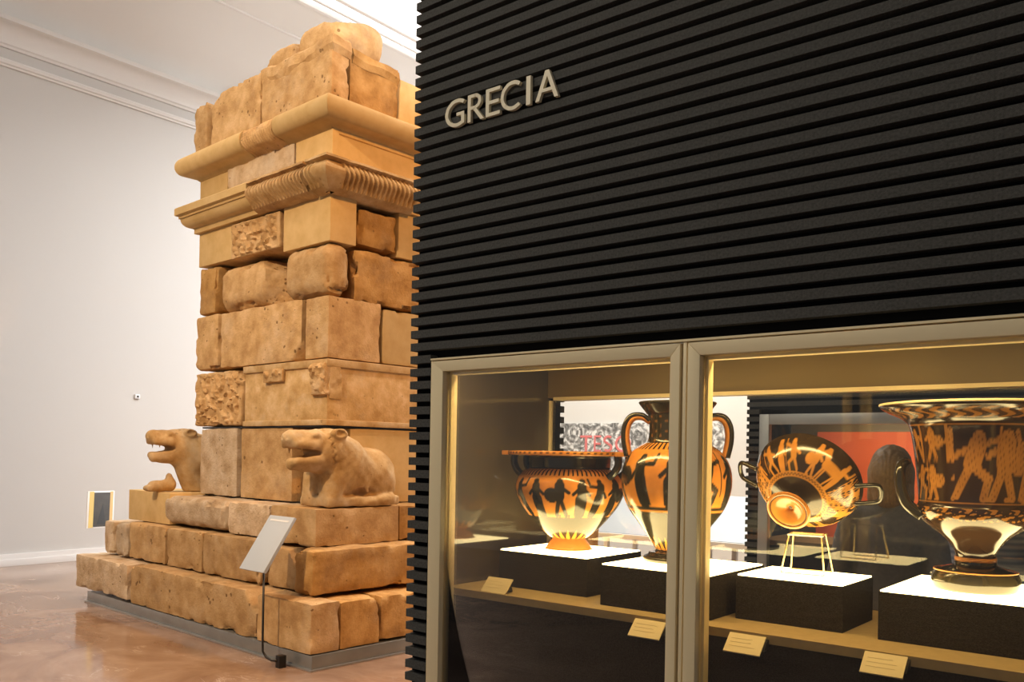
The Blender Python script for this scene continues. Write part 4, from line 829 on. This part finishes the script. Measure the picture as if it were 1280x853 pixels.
# ------------------------------------------------------------------ second partition and showcase across the aisle
GY = 4.97
p2 = MB().box(FX0, 1.6, GY + .035, GY + .085, 1.765, TOPZ).box(FX0, -2.128, GY + .035, GY + .085, 0, 1.765).box(-2.128, 1.6, GY + .035, GY + .085, 0, .70).box(.9, 1.6, GY + .035, GY + .085, .70, 1.765)
p2.box(FX0, 1.6, 5.72, 5.75, 0, TOPZ).box(FX0, FX0 + .03, GY + .085, 5.72, 0, TOPZ)
wall_m = mk('wall_middle', p2.me('wall_middle'), MT['backing'], kind='structure', label='second black slatted partition across the aisle')
slats(wall_m, FX0, 1.6, GY, GY + .037, 1.775, TOPZ); slats(wall_m, FX0, -2.128, GY, GY + .037, .02, 1.775); slats(wall_m, -2.128, 1.6, GY, GY + .037, .02, .69)
C2 = empty('showcase', (-.6, GY + .03, .70), label='grey framed showcase with an orange red panel across the aisle', cat='display case')
def c2(name, b, mat, bevel=0, **k):
    o = boxobj(name, (b[0] + .6, b[1] + .6, b[2] - GY - .03, b[3] - GY - .03, b[4] - .7, b[5] - .7), MT[mat], C2, bevel, **k); return o
c2('stile', (-2.125, -2.065, GY - .004, GY + .04, .70, 1.762), 'frame_grey', .003); c2('top_rail', (-2.065, .89, GY - .004, GY + .04, 1.70, 1.762), 'frame_grey', .003); c2('bottom_rail', (-2.065, .89, GY - .004, GY + .04, .70, .76), 'frame_grey', .003)
c2('stile', (.83, .89, GY - .004, GY + .04, .76, 1.70), 'frame_grey', .003)
c2('glass_pane', (-2.07, .835, GY + .015, GY + .021, .755, 1.705), 'glass')
c2('back_panel', (-2.17, .90, 5.58, 5.62, .70, 1.76), 'case_in'); c2('colour_panel', (-1.985, -.55, 5.55, 5.578, .95, 1.674), 'red', label='flat orange red backing panel')
c2('shelf', (-2.17, .90, GY + .09, 5.58, .98, 1.01), 'tan'); c2('ceiling_panel', (-2.17, .90, GY + .09, 5.58, 1.74, 1.76), 'case_in'); c2('shelf_front', (-2.17, .90, GY + .10, GY + .13, .70, .98), 'felt')
def small_pot(name, x, y, z, prof, label, mat='clayplain', cat='vase', group=None):
    e = empty(name, (x, y, z), label=label, cat=cat); lathe('body', smoothprof(prof, 5), 48, mat, e)
    return e
small_pot('small_jug', -.885, 5.25, 1.01, [(0, 0), (.035, 0), (.04, .01), (.03, .018), (.07, .06), (.075, .09), (.05, .13), (.028, .15), (.04, .17), (.03, .168), (.02, .15)], 'small orange clay jug in the showcase across the aisle')
small_pot('small_cup', -.70, 5.28, 1.01, [(0, 0), (.04, 0), (.045, .008), (.02, .02), (.06, .05), (.09, .085), (.085, .086), (.02, .04)], 'small orange clay cup in the showcase across the aisle')
l2 = bpy.data.lights.new('case_lamp', 'AREA'); l2.shape = 'RECTANGLE'; l2.size = 2.4; l2.size_y = .05; l2.energy = 13; l2.color = (1, .86, .66)
lo = bpy.data.objects.new('case_lamp', l2); COL.objects.link(lo); lo.location = (-.65, GY + .16, 1.735); aim(lo, (-.65, 5.5, 1.2))

# ------------------------------------------------------------------ beyond the gap: banner and desk showcase
def banner_mat():
    m, t, p = nt('grey_photo_print'); L = t.links.new; tc = N(t, 'ShaderNodeTexCoord')
    v = N(t, 'ShaderNodeTexVoronoi'); v.inputs['Scale'].default_value = 3.6; v.distance = 'EUCLIDEAN'; L(tc.outputs['Object'], v.inputs['Vector'])
    n = N(t, 'ShaderNodeTexNoise'); n.inputs['Scale'].default_value = 7; n.inputs['Detail'].default_value = 6; n.inputs['Distortion'].default_value = 3; L(tc.outputs['Object'], n.inputs['Vector'])
    w = N(t, 'ShaderNodeMath', operation='SINE'); mu = N(t, 'ShaderNodeMath', operation='MULTIPLY'); mu.inputs[1].default_value = 22; L(v.outputs['Distance'], mu.inputs[0]); L(mu.outputs[0], w.inputs[0])
    ma = N(t, 'ShaderNodeMath', operation='MULTIPLY_ADD'); ma.inputs[1].default_value = .10; L(w.outputs[0], ma.inputs[0]); L(n.outputs['Fac'], ma.inputs[2])
    r = N(t, 'ShaderNodeValToRGB'); e = r.color_ramp.elements; e[0].position = .33; e[0].color = (.09, .09, .09, 1); e[1].position = .68; e[1].color = (.72, .72, .71, 1); q = e.new(.5); q.color = (.27, .27, .265, 1); L(ma.outputs[0], r.inputs['Fac'])
    L(r.outputs['Color'], p.inputs['Base Color']); p.inputs['Roughness'].default_value = .5; return m
bn = empty('banner', (-6.6, 10.97, 1.13), label='grey photographic banner with red letters TESO on the far white wall', cat='banner')
boxobj('sheet', (-1.75, 1.42, 0, .028, 0, .855), banner_mat(), bn)
boxobj('seam', (-.935, -.930, -.002, .001, 0, .855), MT['black'], bn)
redl = simple('faded_red_letter', (.62, .17, .17), .5)
for ch, a, b in (('T', 727, 742), ('E', 744.5, 753.5), ('S', 756, 768), ('O', 771, 790)):
    X_ = lambda px: -7.541 + (px - 727) * .01421
    letter_obj(ch, X_(a) + 6.6, X_(b) + 6.6, -.006, 1.555 - 1.13, 1.80 - 1.13, .005, redl, bn)
dk = empty('desk_showcase', (-4.3, 7.95, 0), label='low white framed desk showcase with a sloping grey blue panel', cat='display case')
boxobj('frame', (-.95, 1.0, -.03, .03, .62, .67), MT['white'], dk, .004); boxobj('frame', (-.95, 1.0, .57, .63, .62, .67), MT['white'], dk, .004)
mk('panel', MB().hexa([(-.95, .0, .675), (1.0, .0, .675), (1.0, .02, .66), (-.95, .02, .66), (-.95, .55, 1.10), (1.0, .55, 1.10), (1.0, .57, 1.085), (-.95, .57, 1.085)]).me('panel'), MT['desk'], dk)
boxobj('body', (-.93, .98, .57, .60, .67, 1.09), MT['desk'], dk)
for x in (-.8, -.18, .40, .9):
    boxobj('leg', (x - .025, x + .025, -.025, .025, 0, .62), MT['white'], dk, .003); boxobj('leg', (x - .025, x + .025, .575, .625, 0, .62), MT['white'], dk, .003)
area('far_hall_light', (-5.5, 9.0, 6.9), (-6.0, 11.0, 2.0), 1000, (.98, .99, 1.0), 5.0, 1.2)

# ------------------------------------------------------------------ two visitors in the aisle
def body_fn(X, Y, Z):
    d = sd_ell(X, Y, Z, (0, .015, 1.585), (.074, .094, .112)); d = smin(d, sd_ell(X, Y, Z, (0, .045, 1.53), (.055, .062, .07)), .03)
    d = smin(d, sd_cap(X, Y, Z, (0, .105, 1.585), (0, .118, 1.555), .010, .014), .012)                         # nose
    d = smin(d, sd_cap(X, Y, Z, (-.022, .098, 1.515), (.022, .098, 1.515), .009), .008)                         # mouth
    for s in (-1, 1):
        d = smax(d, -sd_ell(X, Y, Z, (s * .031, .108, 1.597), (.016, .014, .009)), .008); d = smin(d, sd_ell(X, Y, Z, (s * .031, .093, 1.597), (.012, .010, .010)), .003)
        d = smin(d, sd_ell(X, Y, Z, (s * .076, .008, 1.575), (.012, .022, .032)), .008)
    d = smin(d, sd_cap(X, Y, Z, (0, -.01, 1.40), (0, .0, 1.50), .056, .052), .03)
    d = smin(d, sd_ell(X, Y, Z, (0, -.005, 1.27), (.165, .10, .17)), .05); d = smin(d, sd_ell(X, Y, Z, (0, 0, 1.07), (.135, .09, .16)), .05); d = smin(d, sd_ell(X, Y, Z, (0, -.01, .90), (.165, .115, .12)), .05)
    for s in (-1, 1):
        d = smin(d, sd_cap(X, Y, Z, (s * .165, -.01, 1.355), (s * .225, -.03, 1.10), .055, .041), .03)
        d = smin(d, sd_cap(X, Y, Z, (s * .225, -.03, 1.10), (s * .255, .03, .87), .040, .027), .012)
        w = (s * .257, .038, .845); d = smin(d, sd_ell(X, Y, Z, (s * .260, .046, .81), (.020, .036, .048)), .012)
        for k in range(4):
            fy = .020 + .018 * k; L = (.062, .074, .070, .054)[k]
            d = smin(d, sd_cap(X, Y, Z, (s * .262, fy, .775), (s * .258, fy + .006, .775 - L * .55), .0092, .0088), .006); d = smin(d, sd_cap(X, Y, Z, (s * .258, fy + .006, .775 - L * .55), (s * .246, fy + .008, .775 - L), .0088, .0075), .004)
        d = smin(d, sd_cap(X, Y, Z, (s * .256, .072, .825), (s * .250, .098, .79), .0115, .0095), .008); d = smin(d, sd_cap(X, Y, Z, (s * .250, .098, .79), (s * .247, .104, .758), .0095, .008), .004)
        d = smin(d, sd_cap(X, Y, Z, (s * .085, -.005, .86), (s * .09, .0, .48), .085, .055), .03); d = smin(d, sd_cap(X, Y, Z, (s * .09, .0, .48), (s * .095, -.02, .07), .055, .036), .02)
        d = smin(d, sd_cap(X, Y, Z, (s * .095, -.04, .045), (s * .105, .13, .03), .036, .028), .02)
    return d
def top_fn(X, Y, Z):
    d = sd_ell(X, Y, Z, (0, -.005, 1.27), (.185, .122, .185)); d = smin(d, sd_ell(X, Y, Z, (0, 0, 1.07), (.165, .118, .17)), .06); d = smin(d, sd_ell(X, Y, Z, (0, -.01, .93), (.185, .135, .13)), .05)
    d = smin(d, sd_cap(X, Y, Z, (-.03, -.01, 1.40), (.03, -.01, 1.40), .075), .05)
    for s in (-1, 1): d = smin(d, sd_cap(X, Y, Z, (s * .165, -.01, 1.355), (s * .225, -.03, 1.10), .070, .058), .03)
    d += .004 * np.sin(X * 40 + Z * 25) * np.sin(Z * 33 + Y * 20); return np.maximum(np.maximum(d, .845 - Z), Z - 1.445)
def trouser_fn(X, Y, Z):
    d = sd_ell(X, Y, Z, (0, -.01, .90), (.178, .128, .13))
    for s in (-1, 1): d = smin(d, sd_cap(X, Y, Z, (s * .085, -.005, .86), (s * .09, .0, .48), .098, .075), .03); d = smin(d, sd_cap(X, Y, Z, (s * .09, .0, .48), (s * .095, -.02, .09), .075, .062), .02)
    return np.maximum(np.maximum(d, .075 - Z), Z - .96)
def hair_fn(X, Y, Z):
    d = sd_ell(X, Y, Z, (0, -.005, 1.605), (.094, .105, .112)); d = smin(d, sd_cap(X, Y, Z, (0, -.05, 1.56), (0, -.055, 1.47), .085, .07), .04)
    for s in (-1, 1): d = smin(d, sd_cap(X, Y, Z, (s * .06, -.01, 1.58), (s * .07, -.012, 1.46), .04, .035), .03)
    d += .003 * np.sin(np.arctan2(X, Y + .02) * 38); face = sd_ell(X, Y, Z, (0, .12, 1.54), (.062, .09, .10)); return smax(d, -face, .015)
BODY = mesh('body', *surface_nets(body_fn, (-.31, -.17, -.02), (.31, .20, 1.72), .0085)); TOPM = mesh('top', *surface_nets(top_fn, (-.33, -.18, .80), (.33, .18, 1.50), .013)); TRO = mesh('trousers', *surface_nets(trouser_fn, (-.22, -.18, .03), (.22, .18, 1.0), .013)); HAIR = mesh('hair', *surface_nets(hair_fn, (-.14, -.18, 1.38), (.14, .15, 1.74), .008))
SHOE = MB(); 
def shoe_fn(X, Y, Z): return np.maximum(smin(sd_cap(X, Y, Z, (0, -.05, .045), (.008, .14, .035), .048, .040), sd_cap(X, Y, Z, (0, -.04, .05), (0, -.03, .11), .045, .045), .02), -Z)
SHM = mesh('shoe', *surface_nets(shoe_fn, (-.07, -.13, -.02), (.08, .21, .17), .009))
def skin_mat(n, c): return simple(n, c, .5, vary=.06, vscale=30)
def striped(name, a, b):
    m, t, p = nt(name); tc = N(t, 'ShaderNodeTexCoord'); w = N(t, 'ShaderNodeTexWave'); w.bands_direction = 'Z'; w.inputs['Scale'].default_value = 12; t.links.new(tc.outputs['Object'], w.inputs['Vector'])
    r = N(t, 'ShaderNodeValToRGB'); r.color_ramp.elements[0].color = (*a, 1); r.color_ramp.elements[1].color = (*b, 1); t.links.new(w.outputs['Fac'], r.inputs['Fac']); t.links.new(r.outputs['Color'], p.inputs['Base Color']); p.inputs['Roughness'].default_value = .8; return m
def person(loc, rz, sc, label, hairc, topm, troc):
    e = empty('person', loc, rz, label=label, cat='person'); e.scale = (sc, sc, sc)
    mk('body', BODY, MT['skin'], e, smooth=True); mk('top', TOPM, topm, e, smooth=True); mk('trousers', TRO, troc, e, smooth=True); mk('hair', HAIR, hairc, e, smooth=True)
    for s in (-1, 1):
        o = mk('shoe', SHM, MT['black'], e, smooth=True); o.location = (s * .098, .005, 0)
MT['skin'] = skin_mat('skin', (.62, .34, .22))
person((-1.11, 4.02, 0), .15, .915, 'person with brown bobbed hair and dark grey top seen from behind', simple('brown_hair', (.30, .19, .085), .5, vary=.15, vscale=60), simple('pale_grey_knit', (.16, .15, .145), .9, vary=.1, vscale=60), simple('dark_trousers', (.03, .032, .04), .9))
person((-.80, 4.42, 0), -.10, 1.04, 'person in a striped blue grey shirt standing beside the grey framed showcase', simple('dark_hair', (.03, .022, .016), .5, vary=.3, vscale=90), striped('striped_shirt', (.20, .24, .32), (.42, .45, .50)), simple('blue_jeans', (.05, .07, .12), .9))
